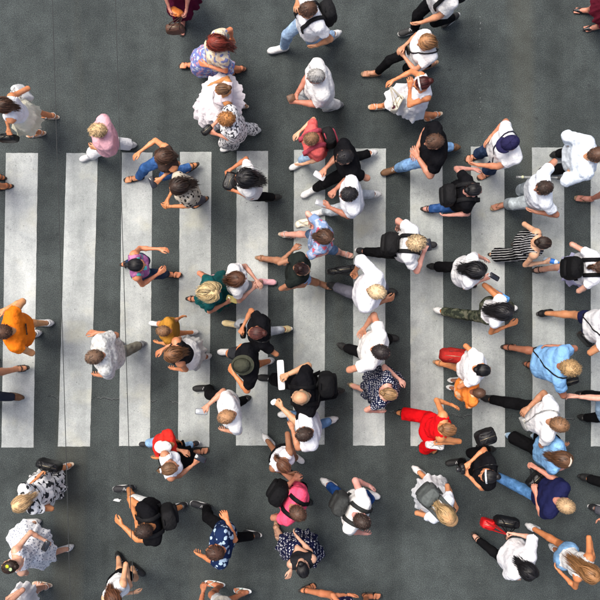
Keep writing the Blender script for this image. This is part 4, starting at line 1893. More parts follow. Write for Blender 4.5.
person('elderly blonde woman in a pink top and loose white trousers', (97, 130), 195, 1.62, ((89, 157), (127, 146)), B=(94, 149, .95), w=1.12, fem=1,
       top=T((0.74, 0.40, 0.44), sl=.8, ease=.028, hemflare=.02), bot=TR((0.78, 0.78, 0.78), ease=.02, flare=.025), hair=('curly', (0.62, 0.43, 0.22)), shoes=SN_W)

J = person('woman with a bun, brown top and blue jeans, reaching her arm out to the left', (161, 155), 197, 1.68, ((134, 179), (192, 168)), A=(135, 153, 1.08), B=(158, 181, 1.0, 1), Be=(167, 172), fem=1,
           top=T((0.055, 0.035, 0.028), **TANK), bot=JEANS((0.05, 0.14, 0.36)), hair=('long', BROWN, .3), shoes=SD_K, tone='o')
phone('dark phone of the woman with a bun and blue jeans', J, 'B', 20)

person('woman with long dark brown hair in a white and black leafy blouse', (177, 187), 205, 1.62, ((193, 199),), A=(166, 203, 1.05), B=(167, 208, 1.04), fem=1,
       top=T((0.52, 0.46, 0.36), 'leaf', (0.025, 0.022, 0.02), sl=.7, ease=.022, sc=1.25), bot=TR((0.10, 0.10, 0.12), ease=.012), hair=('long', DBROWN, .55, 1.7), shoes=SD_K, tone='o')

J = person('woman in white tee with long black hair, hands on a black clutch bag', (243, 178), 180, 1.67, A=(227, 170, 1.05, 1), B=(230, 190, 1.05, 1), fem=1,
           Ae=(240, 162), Be=(243, 194), top=T(WH, sl=.55), bot=TR(BK), hair=('long', BLK, .6, 2.7), shoes=SN_K, tone='o')
handbag('black clutch bag held in both hands of the long black haired woman', 230, 181, 1.06, .24, .06, .15, BK, 75, hand=J['hA'], hl=.02, name='clutch_bag', cat='clutch bag')

J = person('light brown haired woman in a coral top with pale jeans and a backpack', (311, 139), 200, 1.62, ((298, 165),), A=(296, 133, 1.1), B=(301, 166, .9), Be=(312, 160), fem=1,
           top=T((0.68, 0.12, 0.11), sl=.7, ease=.024), bot=JEANS((0.36, 0.52, 0.72)), hair=('short', LBROWN), shoes=SN_W, tone='p')
backpack(J, 'black backpack with a red panel on the woman in coral', (0.025, 0.025, 0.026), (0.42, 0.06, 0.09), w_=.27, h_=.38, dp=.15)

J = person('man dressed in black with black hair and white sneakers, phone in his hand', (345, 156), 202, 1.76, ((310, 192),), A=(322, 173, 1.05, 1), Ae=(335, 160),
           top=T((0.006, 0.006, 0.0075), sl=.6), bot=TR(BK), hair=('short', BLK), shoes=SN_W, tone='t')
phone('white phone in the hand of the man dressed in black', J, 'A', 60, (0.75, 0.75, 0.75), (0.55, 0.56, 0.58))

J = person('black-haired man in a plain white tee looking at his phone, below the man in black', (349, 194), 190, 1.76, ((319, 213),), A=(331, 192, 1.12, 1), B=(325, 207, 1.08, 1),
           top=T(WH), bot=JEANS((0.50, 0.55, 0.60)), hair=('short', BLK), shoes=SN_W)
phone('grey phone held in front of the black-haired man in white', J, 'B', 75, (0.35, 0.36, 0.38), (0.30, 0.31, 0.33))

person('broad man in a black tee with folded arms, blue jeans and brown shoes', (435, 141), 190, 1.82, ((391, 171),), A=(413, 153, 1.08), B=(413, 157, 1.10), Ae=(424, 136), Be=(427, 172), w=1.14,
       top=T((0.006, 0.006, 0.0075), sl=.6), bot=JEANS((0.22, 0.40, 0.68)), hair=('short', BROWN), shoes=SN_BR, tone='t')

J = person('woman in black walking right with a dark bun and a black backpack', (474, 190), 4, 1.66, ((428, 210),), A=(475, 167, 1.05), B=(446, 217, .95), Be=(464, 214), w=1.10, fem=1,
           top=T((0.006, 0.006, 0.0075), sl=.55, neck=.095), bot=JEANS((0.03, 0.09, 0.26)), hair=('bun', BLK), shoes=SD_K, tone='p')
backpack(J, 'black backpack on the woman with the dark bun walking right', (0.020, 0.020, 0.022), w_=.30, h_=.38, dp=.14)

J = person('man in a navy cap and white tee with dark jeans and strappy sandals', (510, 143), 200, 1.76, ((475, 157), (487, 174)), A=(488, 138, .98), B=(474, 166, .98), Be=(494, 169),
           top=T(WH, sl=.6), bot=JEANS((0.025, 0.045, 0.10)), hair=('buzz', DBROWN), hat=('cap', (0.022, 0.020, 0.065)), shoes=SD_K)
handbag('small navy shoulder bag of the man in the navy cap', 496, 152, .92, .17, .15, .06, (0.02, 0.02, 0.05), 110, J=J, strap=1, name='shoulder_bag', cat='bag', hl=.02)

J = person('brown-haired man in a pale tee and rolled pale jeans holding a grey stick', (544, 188), 190, 1.73, ((500, 206),), A=(538, 175, 1.05, 1), B=(535, 214, 1.0),
           top=T((0.72, 0.76, 0.80), sl=.6), bot=JEANS((0.46, 0.52, 0.55), end=1.72, ease=.018, flare=.016), hair=('short', DBROWN), shoes=FF_T)
a0, a1 = unp(516, 177, 1.08), unp(569, 178, 1.08)
c_ = (a0 + a1) / 2
rt_ = empty('selfie_stick', c_, 'grey selfie stick across the man in rolled pale jeans', 'selfie stick')
v, f = tube(np.linspace(a0, a1, 8), .017, 8)
mesh_obj('rod', v, f, plain((0.30, 0.31, 0.30), .35, .5), rt_, loc=c_)
v, f = tube(np.linspace(a1 - (a1 - a0) * .22, a1 + (a1 - a0) * .02, 6), .023, 10)
mesh_obj('grip', v, f, plain((0.05, 0.05, 0.05), .7), rt_, loc=c_)
v, f = uvsphere(a0 + (a1 - a0) * .12 + np.array([0, 0, .012]), .020, 10, 6)
mesh_obj('clamp', v, f, plain((0.65, 0.66, 0.42), .5), rt_, loc=c_)

person('man in a pale blue shirt and black trousers with hands behind his back, right edge', (597, 155), 0, 1.80, ((550, 171), (561, 154)), A=(573, 153, .98), B=(574, 158, .96), w=1.06,
       top=T((0.70, 0.77, 0.83), sl=1.5, ease=.026), bot=TR(BK), hair=('short', BROWN), shoes=SN_K, lean=.05)

person('bare-legged person in beige cut by the right edge, only a flip-flop in view', (652, 187), 182, 1.70, ((584, 199),), far=1,
       top=T((0.60, 0.52, 0.42)), bot=Bt('shorts', (0.35, 0.30, 0.24)), hair=('short', BROWN), shoes=FF_T)

# ---------- left half of the zebra
J = person('woman with black hair facing right in a purple and turquoise patterned vest', (137, 265), 2, 1.66, A=(164, 248, 1.1), B=(163, 273, 1.1), Be=(146, 283), Ae=(146, 248), fem=1,
           top=T((0.32, 0.11, 0.26), 'floral', (0.10, 0.52, 0.50), (0.48, 0.18, 0.34), .6, **TANK), bot=JEANS((0.03, 0.05, 0.10)), hair=('pony', BLK), shoes=SD_K, tone='o')

J = person('woman with very full blonde hair in a dark teal dress', (212, 292), 5, 1.64, ((195, 299),), B=(229, 303, .98, 1), fem=1,
           top=T((0.008, 0.075, 0.075), sl=.4, **FT), bot=Bt('skirt', (0.008, 0.075, 0.075), hem=.42, flare=.10), hair=('long', (0.62, 0.46, 0.23), .36, 2.6), shoes=SD_K, tone='t')
phone('yellow phone in the hand of the woman in the teal dress', J, 'B', 70, (0.72, 0.60, 0.16), (0.62, 0.52, 0.18))

person('woman with long brown hair, white tee and pink sneakers walking right', (238, 279), 4, 1.60, ((267, 282),), A=(261, 283, 1.1), B=(257, 288, 1.08), Be=(243, 298), Ae=(246, 266), fem=1,
       top=T(WH, sl=.5), bot=Bt('shorts', (0.30, 0.31, 0.32), end=.6), hair=('long', (0.085, 0.034, 0.016), .5), shoes=SN_PK, tone='p')

person('small girl in a mustard tee walking left next to the woman with bare shoulders', (163, 331), 178, 1.34, ((157, 324), (193, 332)), A=(184, 316, .80), Ae=(178, 322, .9), fem=1,
       top=T((0.42, 0.20, 0.030), sl=.5), bot=Bt('shorts', (0.055, 0.022, 0.014), end=.55), hair=('short', LBROWN), shoes=SN_W, tone='o')

person('woman with wavy brown hair, black top and white skirt, bare shoulders', (172, 354), 190, 1.66, ((195, 351), (202, 358)), A=(160, 351, 1.08), Ae=(178, 340), fem=1,
       top=T((0.016, 0.015, 0.016), strap=1, neck=.11, nd=.06, **TANK), bot=Bt('skirt', (0.80, 0.79, 0.76), hem=.48, flare=.07), hair=('long', (0.17, 0.075, 0.03), .34), shoes=SN_W, tone='o')

J = person('woman in a black tee and tight pale grey jeans, white foot forward', (256, 333), 178, 1.67, ((232, 324), (284, 329)), A=(239, 329, 1.05, 1), B=(266, 348, .92), Ae=(247, 318), fem=1,
           top=T((0.006, 0.006, 0.0075), sl=.6, ease=.022), bot=JEANS((0.50, 0.53, 0.56), ease=.006), hair=('bun', (0.085, 0.026, 0.020)), shoes=('sneaker', (0.70, 0.56, 0.30), (0.74, 0.72, 0.68)), tone='o')
handbag('black shoulder bag in front of the woman in tight pale jeans', 243, 331, .95, .20, .17, .07, BK, 95, J=J, strap=-1, name='shoulder_bag', cat='bag', hl=.02)

person('man in an olive bucket hat, black tee and shorts with white sneakers', (243, 365), 186, 1.75, ((228, 352), (264, 362)), A=(246, 347, 1.02), B=(231, 374, 1.05), Be=(238, 380), Ae=(252, 346),
       top=T((0.006, 0.006, 0.0075), sl=.6), bot=Bt('shorts', (0.03, 0.032, 0.036), end=.85, ease=.02), hair=('buzz', DBROWN), hat=('bucket', (0.050, 0.052, 0.036)), shoes=SN_W, tone='o')

J = person('light-haired man in a white tee looking at a phone held out to his left', (226, 417), 190, 1.70, ((203, 388), (241, 400)), A=(204, 406, 1.12, 1), Ae=(224, 391),
           top=T(WH), bot=TR(BK, ease=.014), hair=('short', (0.34, 0.18, 0.085)), shoes=SN_K, tone='p')
phone('black phone with a grey screen of the light-haired man in white', J, 'A', 85, BK, (0.32, 0.34, 0.36))

J = person('bald man in a black uniform with a sheet of white paper', (301, 398), 182, 1.83, ((268, 378),), A=(284, 373, 1.08, 1), B=(277, 407, 1.06, 1), Ae=(313, 366), Be=(293, 418), w=1.18,
           top=T((0.006, 0.006, 0.0075), sl=.65, ease=.028), bot=TR((0.006, 0.006, 0.0075), ease=.018, flare=.02), hair=('bald', (0.36, 0.26, 0.16)), shoes=SN_K, tone='p')
slabobj('paper', 'long folded white paper in the hand of the bald man in black', 'paper', unp(281, 375, 1.13), 3, .085, .37, .006, (0.84, 0.84, 0.83), (6, 12), .7, e=9)
slabobj('paper_tissue', 'crumpled white tissue in the lower hand of the bald man', 'tissue', unp(274, 402, 1.12), 30, .085, .065, .020, (0.82, 0.82, 0.82), (15, 10), .8, e=2.5)
backpack(J, 'large black backpack of the bald man in uniform', (0.006, 0.006, 0.0075), w_=.34, h_=.46, dp=.20, off=.10)
o = J
for k_ in range(2):                                     # pale reflective bars on the uniform's shoulders
    sd = (1, -1)[k_]
    ctr = o['S'] + o['rt2'] * sd * .11 - np.array([0, 0, .17])
    th = np.linspace(rad(105), rad(65), 6)
    P_ = ray_in(ctr, np.cos(th)[:, None] * o['fw'] + np.sin(th)[:, None] * np.array([0, 0, 1.0]), o['tops'], .010)
    v, f = ribbon(P_, np.tile(o['rt2'], (6, 1)), .012, .005)
    mesh_obj('shoulder_bar', v, f, plain((0.55, 0.56, 0.56), .5), o['root'], loc=o['base'])

person('brown-haired man in a white tee directly below the bald man in black', (304, 434), 190, 1.74, B=(289, 426, 1.02), Be=(294, 442),
       top=T(WH), bot=JEANS((0.16, 0.30, 0.52)), hair=('short', DBROWN), shoes=SN_W)

person('woman with a brown ponytail in white top and black shorts, stepping to lower right', (284, 466), 318, 1.62, ((268, 439), (296, 457)), A=(294, 449, 1.05), B=(292, 474, .98), fem=1,
       top=T((0.80, 0.80, 0.83), **TANK), bot=Bt('shorts', BK, end=.5), hair=('pony', (0.14, 0.055, 0.026), .5), shoes=SN_W, tone='m')

person('grey-brown haired man in a printed white shirt walking left, left side of the zebra', (94, 357), 190, 1.76, ((136, 346),), A=(96, 331, 1.02), Ae=(107, 334),
       top=T((0.66, 0.66, 0.62), 'splot', (0.46, 0.46, 0.43), sc=1.3, sl=.75, ease=.03), bot=TR((0.20, 0.19, 0.15), ease=.014), hair=('short', (0.13, 0.075, 0.045)), shoes=SN_G, tone='t')

J = person('man in an orange sleeveless shirt with a dark print on the back, left edge', (3, 332), 188, 1.80, ((43, 323), (31, 335)), A=(4, 308, 1.05), Ae=(13, 305),
           top=T((0.86, 0.20, 0.012), sl=.35, ease=.026), bot=Bt('shorts', BK, end=.8, ease=.02), hair=('short', BROWN), shoes=SN_W, tone='t')
ctr = J['C'] - np.array([0, 0, .02])
bk = -J['fw']
rows = []
for q in np.linspace(-.11, .11, 9):
    dr = np.array([norm(bk + J['rt2'] * q * 4.0 + np.array([0, 0, zz])) for zz in (.38, .55, .72)])
    rows.append(ray_in(ctr, dr, J['tops'], .026))
rows = np.array(rows)
k, n = rows.shape[:2]
Fq = np.array([[i * n + j, i * n + j + 1, (i + 1) * n + j + 1, (i + 1) * n + j] for i in range(k - 1) for j in range(n - 1)])
mesh_obj('back_print', rows.reshape(-1, 3), Fq, cloth((0.045, 0.035, 0.03), 'splot', (0.25, 0.09, 0.02), sc=3.0), J['root'], loc=J['base'])

person('bare-legged person in sandals cut by the left edge, below the orange shirt', (-42, 374), 181, 1.72, ((23, 368),), far=1,
       top=T((0.30, 0.32, 0.36)), bot=Bt('shorts', (0.12, 0.12, 0.14)), hair=('short', BROWN), shoes=SD_K, tone='t')
person('person in dark trousers and brown shoes cut by the left edge', (-46, 408), 181, 1.72, ((18, 396),), far=1,
       top=T((0.08, 0.09, 0.12)), bot=TR((0.03, 0.035, 0.05)), hair=('short', DBROWN), shoes=SN_BR)
person('person in olive cut by the left edge, sandalled feet on the first stripe', (-55, 166), 180, 1.70, ((3, 187), (-4, 177)), far=1, fem=1,
       top=T((0.12, 0.115, 0.03)), bot=Bt('skirt', (0.15, 0.15, 0.035), hem=.62, flare=.02), hair=('bun', BROWN), shoes=SD_K, tone='o')

# ---------- middle of the zebra, walking right
person('woman with a dark bun in a black tee and denim shorts, walking right', (302, 269), 345, 1.66, ((264, 259),), A=(291, 247, 1.12), B=(300, 288, 1.0), Ae=(284, 252), fem=1,
       top=T((0.014, 0.018, 0.016), sl=.5, neck=.09), bot=Bt('shorts', (0.25, 0.36, 0.58), 'denim', end=.6), hair=('topbun', (0.030, 0.012, 0.010)), shoes=SD_T, tone='m')

J = person('woman with short brown hair in a blue and red floral blouse', (326, 237), 350, 1.62, ((287, 235),), B=(320, 257, 1.02), A=(308, 222, .95, 1), fem=1,
           top=T((0.20, 0.29, 0.46), 'floral', (0.42, 0.46, 0.60), (0.50, 0.10, 0.14), .8, sl=.7, ease=.024), bot=Bt('shorts', (0.16, 0.26, 0.42), 'denim', end=.9), hair=('bob', BROWN), shoes=SD_W, tone='p')
handbag('cream handbag held behind the woman in the floral blouse', 304, 223, .82, .24, .17, .10, (0.76, 0.70, 0.55), 15, hand=J['hA'], hl=.07)

J = person('blond man in a white shirt walking right with a black briefcase', (377, 292), 346, 1.80, ((335, 287),), A=(352, 270, .98, 1), B=(388, 300, 1.05), w=1.08,
           top=T((0.80, 0.80, 0.82), sl=1.35, ease=.028), bot=TR((0.12, 0.12, 0.15), ease=.016), hair=('short', (0.58, 0.42, 0.24)), shoes=SN_K, tone='m')
handbag('black briefcase swinging behind the blond man in the white shirt', 342, 270, .66, .40, .28, .09, BK, 8, hand=J['hA'], hl=.06, name='briefcase', cat='briefcase', taper=.97, sag=.05)

J = person('blonde person in a white tee with black trousers and a big black backpack', (417, 243), 356, 1.72, ((363, 252),), B=(428, 250, 1.16, 1), Be=(424, 264),
           top=T(WH, sl=.6), bot=TR(BK), hair=('curly', (0.50, 0.36, 0.20)), shoes=SN_B, tone='p')
backpack(J, 'large black backpack on the blonde person in a white tee', (0.018, 0.018, 0.019), w_=.31, h_=.40, dp=.17)
phone('black phone held ahead of the blonde person with the backpack', J, 'B', 10)

J = person('woman with long black hair, white tee and black trousers holding out a phone', (478, 271), 348, 1.66, ((434, 267),), B=(487, 279, 1.14, 1), Be=(472, 285), fem=1,
           top=T(WH, sl=.6, ease=.022), bot=TR(BK, ease=.014, flare=.02), hair=('long', BLK, .46, 1.6), shoes=SN_K, tone='p')
phone('black phone with a white case held by the long black haired woman in white', J, 'B', 60, (0.70, 0.70, 0.70), (0.015, 0.016, 0.02), fwd=.06)

J = person('woman with long black hair, white vest and camouflage trousers', (507, 312), 352, 1.66, ((440, 311),), B=(513, 326, 1.12), A=(500, 292, 1.05, 1), fem=1,
           top=T((0.82, 0.82, 0.82), sl=.25, **FT), bot=Bt('trousers', (0.022, 0.027, 0.020), 'camo', (0.060, 0.068, 0.045), (0.12, 0.12, 0.085), ease=.014), hair=('long', BLK, .5, 1.7), shoes=SN_W, tone='o')
handbag('bright blue bag over the arm of the woman in camouflage trousers', 501, 297, .98, .22, .16, .10, (0.10, 0.34, 0.74), -32, hand=J['hA'], hl=.05, rough=.5)

J = person('woman with a dark bun and bare shoulders in black and white striped trousers', (544, 243), 356, 1.65, ((498, 256),), B=(546, 264, 1.06, 1), Be=(528, 265), fem=1,
           top=T((0.020, 0.020, 0.022), 'stripes', (0.55, 0.55, 0.55), strap=1, neck=.11, nd=.05, **TANK), bot=Bt('trousers', (0.006, 0.006, 0.0075), 'stripes', (0.50, 0.50, 0.50), sc=.9, ease=.03, flare=.03),
           hair=('bun', DBROWN), shoes=SD_K, tone='p')
hb = J['hB']
rt_ = empty('water_bottle', hb - np.array([0, 0, .10]), 'blue and white water bottle of the woman in striped trousers', 'bottle')
lc = np.array(rt_.location)
ax_ = norm(np.array([.85, -.25, .45]))
prof = [(-.10, .022), (-.098, .030), (-.03, .031), (-.02, .028), (-.01, .031), (.05, .031), (.075, .020), (.085, .012)]
ux = norm(np.cross(ax_, [0, 0, 1.0])); uy = np.cross(ax_, ux)
aa = np.linspace(0, 2 * PI, 14, endpoint=False)
v, f = loft([hb + ax_ * (t_ + .03) + r_ * (np.cos(aa)[:, None] * ux + np.sin(aa)[:, None] * uy) for t_, r_ in prof])
mesh_obj('bottle_body', v, f, plain((0.62, 0.74, 0.84), .15, 0, .6), rt_, loc=lc)
v, f = loft([hb + ax_ * (t_ + .03) + .032 * (np.cos(aa)[:, None] * ux + np.sin(aa)[:, None] * uy) for t_ in (-.015, .045)], False, False)
mesh_obj('wrapper', v, f, plain((0.03, 0.18, 0.60), .3), rt_, loc=lc)
v, f = loft([hb + ax_ * (t_ + .03) + .014 * (np.cos(aa)[:, None] * ux + np.sin(aa)[:, None] * uy) for t_ in (.085, .10)])
mesh_obj('bottle_cap', v, f, plain((0.05, 0.22, 0.62), .4), rt_, loc=lc)

J = person('person in white with a black backpack and lilac skirt at the right edge', (603, 267), 0, 1.68, ((538, 270),), A=(578, 246, 1.05), B=(594, 284, 1.05), fem=1,
           top=T((0.78, 0.78, 0.80), sl=.5), bot=Bt('skirt', (0.48, 0.48, 0.68), hem=.55, flare=.05), hair=('pony', BROWN), shoes=SD_K, tone='p')
backpack(J, 'glossy black backpack at the right edge above the lilac skirt', (0.006, 0.006, 0.0075), w_=.31, h_=.40, dp=.17)

J = person('person in a white tee and navy shorts at the right edge with a black bag', (619, 328), 0, 1.76, ((543, 313),), B=(598, 341, .98, 1),
           top=T(WH), bot=Bt('shorts', NAVY, end=.62, ease=.02), hair=('short', BROWN), shoes=('sneaker', BK, (0.05, 0.05, 0.05)), tone='t', far=1)
handbag('black shoulder bag at the hip of the person in navy shorts', 586, 339, .84, .24, .24, .09, BK, -48, J=J, strap=1, name='shoulder_bag', cat='bag', hl=.03)

J = person('blond curly man in a blue tee and pale denim shorts', (570, 368), 350, 1.77, ((508, 347), (533, 366)), A=(551, 345, 1.02), Ae=(566, 347), B=(547, 370, 1.06), Be=(560, 392),
           top=T((0.20, 0.40, 0.66), sl=.55), bot=Bt('shorts', (0.38, 0.48, 0.50), 'denim', end=.95, ease=.02), hair=('curly', (0.40, 0.25, 0.11)), shoes=SD_K, tone='m')
handbag('black camera bag slung on the blond man in blue', 571, 381, .98, .20, .15, .10, BK, 15, J=J, strap=1, name='shoulder_bag', cat='bag', hl=.02)

J = person('black-haired man in a white tee with black trousers, middle of the zebra', (381, 352), 344, 1.80, ((345, 347), (388, 337)), A=(361, 327, 1.02), B=(366, 365, 1.05), Ae=(366, 326),
           top=T(WH, ease=.024), bot=TR(BK, ease=.014), hair=('short', (0.016, 0.011, 0.010)), shoes=SN_K, tone='t')

person('blonde woman in a navy dress with white dots and leopard shoes', (390, 394), 346, 1.64, ((355, 386),), A=(402, 379, 1.1), B=(378, 413, .95), w=1.10, fem=1,
       top=T((0.012, 0.016, 0.042), 'dots', (0.62, 0.62, 0.66), sc=1.3, sl=.5, neck=.115, nd=.05, fit=1, ease=.018), bot=Bt('skirt', (0.012, 0.016, 0.042), 'dots', (0.62, 0.62, 0.66), sc=1.3, hem=.45, flare=.09, amp=.02),
       hair=('bun', (0.33, 0.19, 0.085)), shoes=PU_L, tone='p')

J = person('woman in a bright red jumpsuit with bare shoulders striding right', (449, 430), 350, 1.69, ((402, 412), (428, 449)), A=(453, 403, .95), B=(441, 445, 1.05, 1), Be=(461, 444), fem=1,
           top=T((0.70, 0.006, 0.010), strap=1, neck=.10, nd=.05, **TANK), bot=TR((0.70, 0.006, 0.010), ease=.022, flare=.03), hair=('bun', (0.27, 0.125, 0.05)), shoes=SD_K, tone='o')
handbag('white handbag of the woman in the red jumpsuit', 435, 445, .96, .24, .14, .10, (0.80, 0.78, 0.76), -8, hand=J['hB'], hl=.04, rough=.9)

J = person('woman with black hair tied with a big bow, white tee and lilac shorts', (483, 370), 354, 1.64, ((440, 363),), B=(474, 381, 1.0), fem=1,
           top=T((0.80, 0.80, 0.79), sl=.5), bot=Bt('shorts', (0.56, 0.52, 0.66), end=.75, ease=.022), hair=('bun', BLK), hat=('bow', BK), shoes=SD_T, tone='o')
handbag('large red bag hanging behind the woman with the bow', 456, 356, .85, .42, .24, .19, (0.32, 0.022, 0.018), -6, hand=J['hA'], hl=.08, mat=cloth((0.34, 0.022, 0.018)), sag=.9)

person('small child in an orange top next to the woman with the bow', (479, 393), 358, 1.28, ((454, 388),), lean=.15,
       top=T((0.84, 0.24, 0.045), 'leaf', (0.80, 0.52, 0.30), sl=.7, sc=.7), bot=Bt('shorts', (0.70, 0.42, 0.30), end=.8, ease=.02), hair=('buzz', BROWN), shoes=SN_W, tone='m')

J = person('man in a white tee with long black trousers stretched back, small grey bag', (560, 425), 347, 1.80, ((488, 398),), A=(524, 408, .98), Ae=(543, 394), B=(560, 447, .95),
           top=T(WH), bot=TR(BK, ease=.014), hair=('short', LBROWN), shoes=SN_K, tone='t')
handbag('small grey shoulder bag of the man in white stretching his leg back', 525, 424, .85, .20, .17, .07, (0.50, 0.51, 0.49), -60, J=J, strap=-1, name='shoulder_bag', cat='bag', hl=.02)

J = person('person with a denim sleeve reaching back from beyond the right edge', (632, 414), 358, 1.72, ((588, 418),), A=(564, 396, 1.12), Ae=(588, 402), far=1,
           top=T((0.30, 0.44, 0.60), 'denim', sl=.7), bot=TR(BK), hair=('short', BROWN), shoes=SN_K, tone='p')

# ---------- lower part
J = person('woman in black with a white headband photographing to the left', (488, 476), 184, 1.69, A=(465, 463, 1.14, 1), B=(463, 473, 1.12, 1), Ae=(483, 449), Be=(478, 486), fem=1,
           top=T((0.006, 0.006, 0.0075), sl=.45, ease=.022), bot=TR(BK), hair=('bun', BLK), hat=('band', (0.78, 0.78, 0.77)), shoes=SN_K, tone='o')
cc = (J['hA'] + J['hB']) / 2 + J['fw'] * .03 + np.array([0, 0, .02])
rt_ = empty('camera', cc - np.array([0, 0, .04]), 'black camera held up by the woman with the white headband', 'camera')
lc = np.array(rt_.location)
Mx = frame(cc, J['rt'], J['fw'], np.array([0, 0, 1.0]))
v, f = loft(rbox_rings(.13, .085, .055, .96, 22, 5, 8))
mesh_obj('camera_body', xf(Mx, v), f, plain(BK, .45, 0, .4), rt_, loc=lc)
aa = np.linspace(0, 2 * PI, 18, endpoint=False)
v, f = loft([np.stack([np.cos(aa) * r_, np.full(18, y_), np.sin(aa) * r_], 1) for y_, r_ in ((.02, .032), (.07, .033), (.075, .030), (.072, .022))])
mesh_obj('lens', xf(Mx, v), f, plain((0.02, 0.02, 0.022), .25, 0, .5), rt_, loc=lc)
v, f = loft(rbox_rings(.05, .03, .045, .8, 16, 4, 6))
mesh_obj('viewfinder', xf(Mx, v + np.array([0, -.004, .052])), f, plain(BK, .5), rt_, loc=lc)
handbag('round black bag on the right shoulder of the woman photographing', 486, 437, .98, .28, .22, .20, BK, 20, J=J, strap=1, name='shoulder_bag', cat='bag', hl=.06, taper=.8)

J = person('boy in a red tee, white cap and pale jeans walking left', (165, 447), 186, 1.34, ((147, 444), (194, 443)), A=(177, 441, .92), Ae=(168, 438, 1.0), lean=-.20,
           top=T((0.62, 0.028, 0.020), sl=.5), bot=JEANS((0.30, 0.50, 0.75)), hair=('buzz', LBROWN), hat=('cap', (0.82, 0.80, 0.78)), shoes=SN_B, tone='o')

J = person('woman with light brown hair and a white scrunchie holding a phone out to the right', (170, 468), 12, 1.68, A=(185, 450, 1.02), B=(199, 461, 1.14, 1), Be=(182, 474), fem=1,
           top=T((0.80, 0.81, 0.83), **TANK), bot=Bt('skirt', BK, hem=.6, flare=.04), hair=('pony', LBROWN), hat=('scrunchie', (0.80, 0.76, 0.75)), shoes=SD_K, tone='t')
phone('black phone in the outstretched hand of the woman with the scrunchie', J, 'B', 60)

J = person('man in a black tee and pale shorts with a black backpack, under the wire', (143, 532), 190, 1.78, ((124, 488), (177, 507)), A=(139, 522, 1.12), Ae=(132, 510), B=(117, 523, 1.10), Be=(136, 545),
           top=T((0.006, 0.006, 0.0075), sl=.5), bot=Bt('shorts', (0.62, 0.64, 0.62), end=.9, ease=.02), hair=('short', DBROWN), shoes=SN_B, tone='o')
backpack(J, 'black backpack of the man in pale shorts under the wire', (0.020, 0.020, 0.022), w_=.30, h_=.42, dp=.18)

person('woman in white top and black shorts at the bottom edge, crossed by the wire', (114, 599), 312, 1.64, ((122, 560), (137, 569)), A=(131, 581, 1.05), B=(137, 592, 1.0), fem=1,
       top=T((0.80, 0.81, 0.80), **TANK), bot=Bt('shorts', BK, end=.4), hair=('bob', (0.13, 0.05, 0.022)), shoes=SN_K, tone='p')

person('man in a navy shirt with pale leaf print and black trousers', (215, 553), 172, 1.79, ((201, 505), (253, 533)), A=(228, 517, .98), Ae=(228, 526),
       top=T((0.010, 0.022, 0.070), 'leaf', (0.42, 0.56, 0.68), sl=.6, sc=.85), bot=TR(BK), hair=('short', (0.055, 0.024, 0.014)), shoes=SN_B, tone='o')

person('person in white shorts and slippers cut by the bottom edge', (212, 630), 180, 1.70, ((243, 590),), A=(201, 587, 1.0), Ae=(197, 600), far=1,
       top=T((0.66, 0.62, 0.54)), bot=Bt('shorts', (0.74, 0.74, 0.72), end=.6), hair=('short', BROWN), shoes=FF_W, tone='o')

J = person('blonde woman in a black and white blotched dress with a black handbag', (20, 504), 208, 1.66, A=(41, 476, .92, 1), Ae=(34, 482), fem=1,
           top=T((0.78, 0.78, 0.76), 'splot', (0.025, 0.028, 0.032), sl=.5, sc=.9, **FT), bot=Bt('skirt', (0.78, 0.78, 0.76), 'splot', (0.025, 0.028, 0.032), sc=.9, hem=.40, flare=.09, amp=.022), hair=('bob', (0.58, 0.38, 0.19)), shoes=SD_W, tone='o')
handbag('large black handbag of the blonde woman in the blotched dress', 49, 465, .52, .34, .25, .12, BK, -14, hand=J['hA'], hl=.07)

J = person('woman in a white dotted dress with yellow flowers in her dark bun', (9, 567), 192, 1.66, ((31, 522), (64, 549)), A=(50, 539, .98, 1), Ae=(36, 530), fem=1,
           top=T((0.78, 0.79, 0.81), 'dots', (0.22, 0.25, 0.32), sc=.8, strap=1, neck=.11, nd=.05, **TANK), bot=Bt('skirt', (0.78, 0.79, 0.81), 'dots', (0.22, 0.25, 0.32), sc=.8, hem=.55, flare=.10, amp=.02),
           hair=('bun', DBROWN), hat=('flower', (0.70, 0.74, 0.02), (0.55, 0.75, 0.35)), shoes=SN_W, tone='p')
phone('black phone in the hand of the woman with yellow hair flowers', J, 'A', -30)

J = person('woman in white cut by the lower left corner, bare leg trailing', (-3, 622), 181, 1.64, ((42, 585),), A=(13, 596, 1.0, 1), fem=1,
           top=T((0.76, 0.75, 0.74), **TANK), bot=Bt('skirt', (0.74, 0.73, 0.73), hem=.6, flare=.05), hair=('long', DBROWN), shoes=SD_W, tone='p')

J = person('man in a hot pink tee with a black backpack, lower middle', (298, 513), 328, 1.76, A=(293, 476, 1.0), Ae=(287, 484), 
           top=T((0.80, 0.085, 0.165), sl=.45), bot=Bt('shorts', BK, end=.85, ease=.02), hair=('short', BROWN), shoes=SN_K, tone='t')
backpack(J, 'black backpack on the man in the hot pink tee', (0.006, 0.006, 0.0075), w_=.32, h_=.44, dp=.19)

person('black-haired woman in a navy dress with tiny white dots at the bottom', (303, 571), 286, 1.64, ((277, 531),), A=(287, 572, 1.2), B=(299, 533, .98), Be=(312, 556), fem=1,
       top=T((0.016, 0.017, 0.020), **TANK), bot=Bt('skirt', (0.010, 0.012, 0.045), 'dots', (0.66, 0.66, 0.70), sc=.75, hem=.50, flare=.07), hair=('bun', BLK), shoes=SD_T, tone='p')

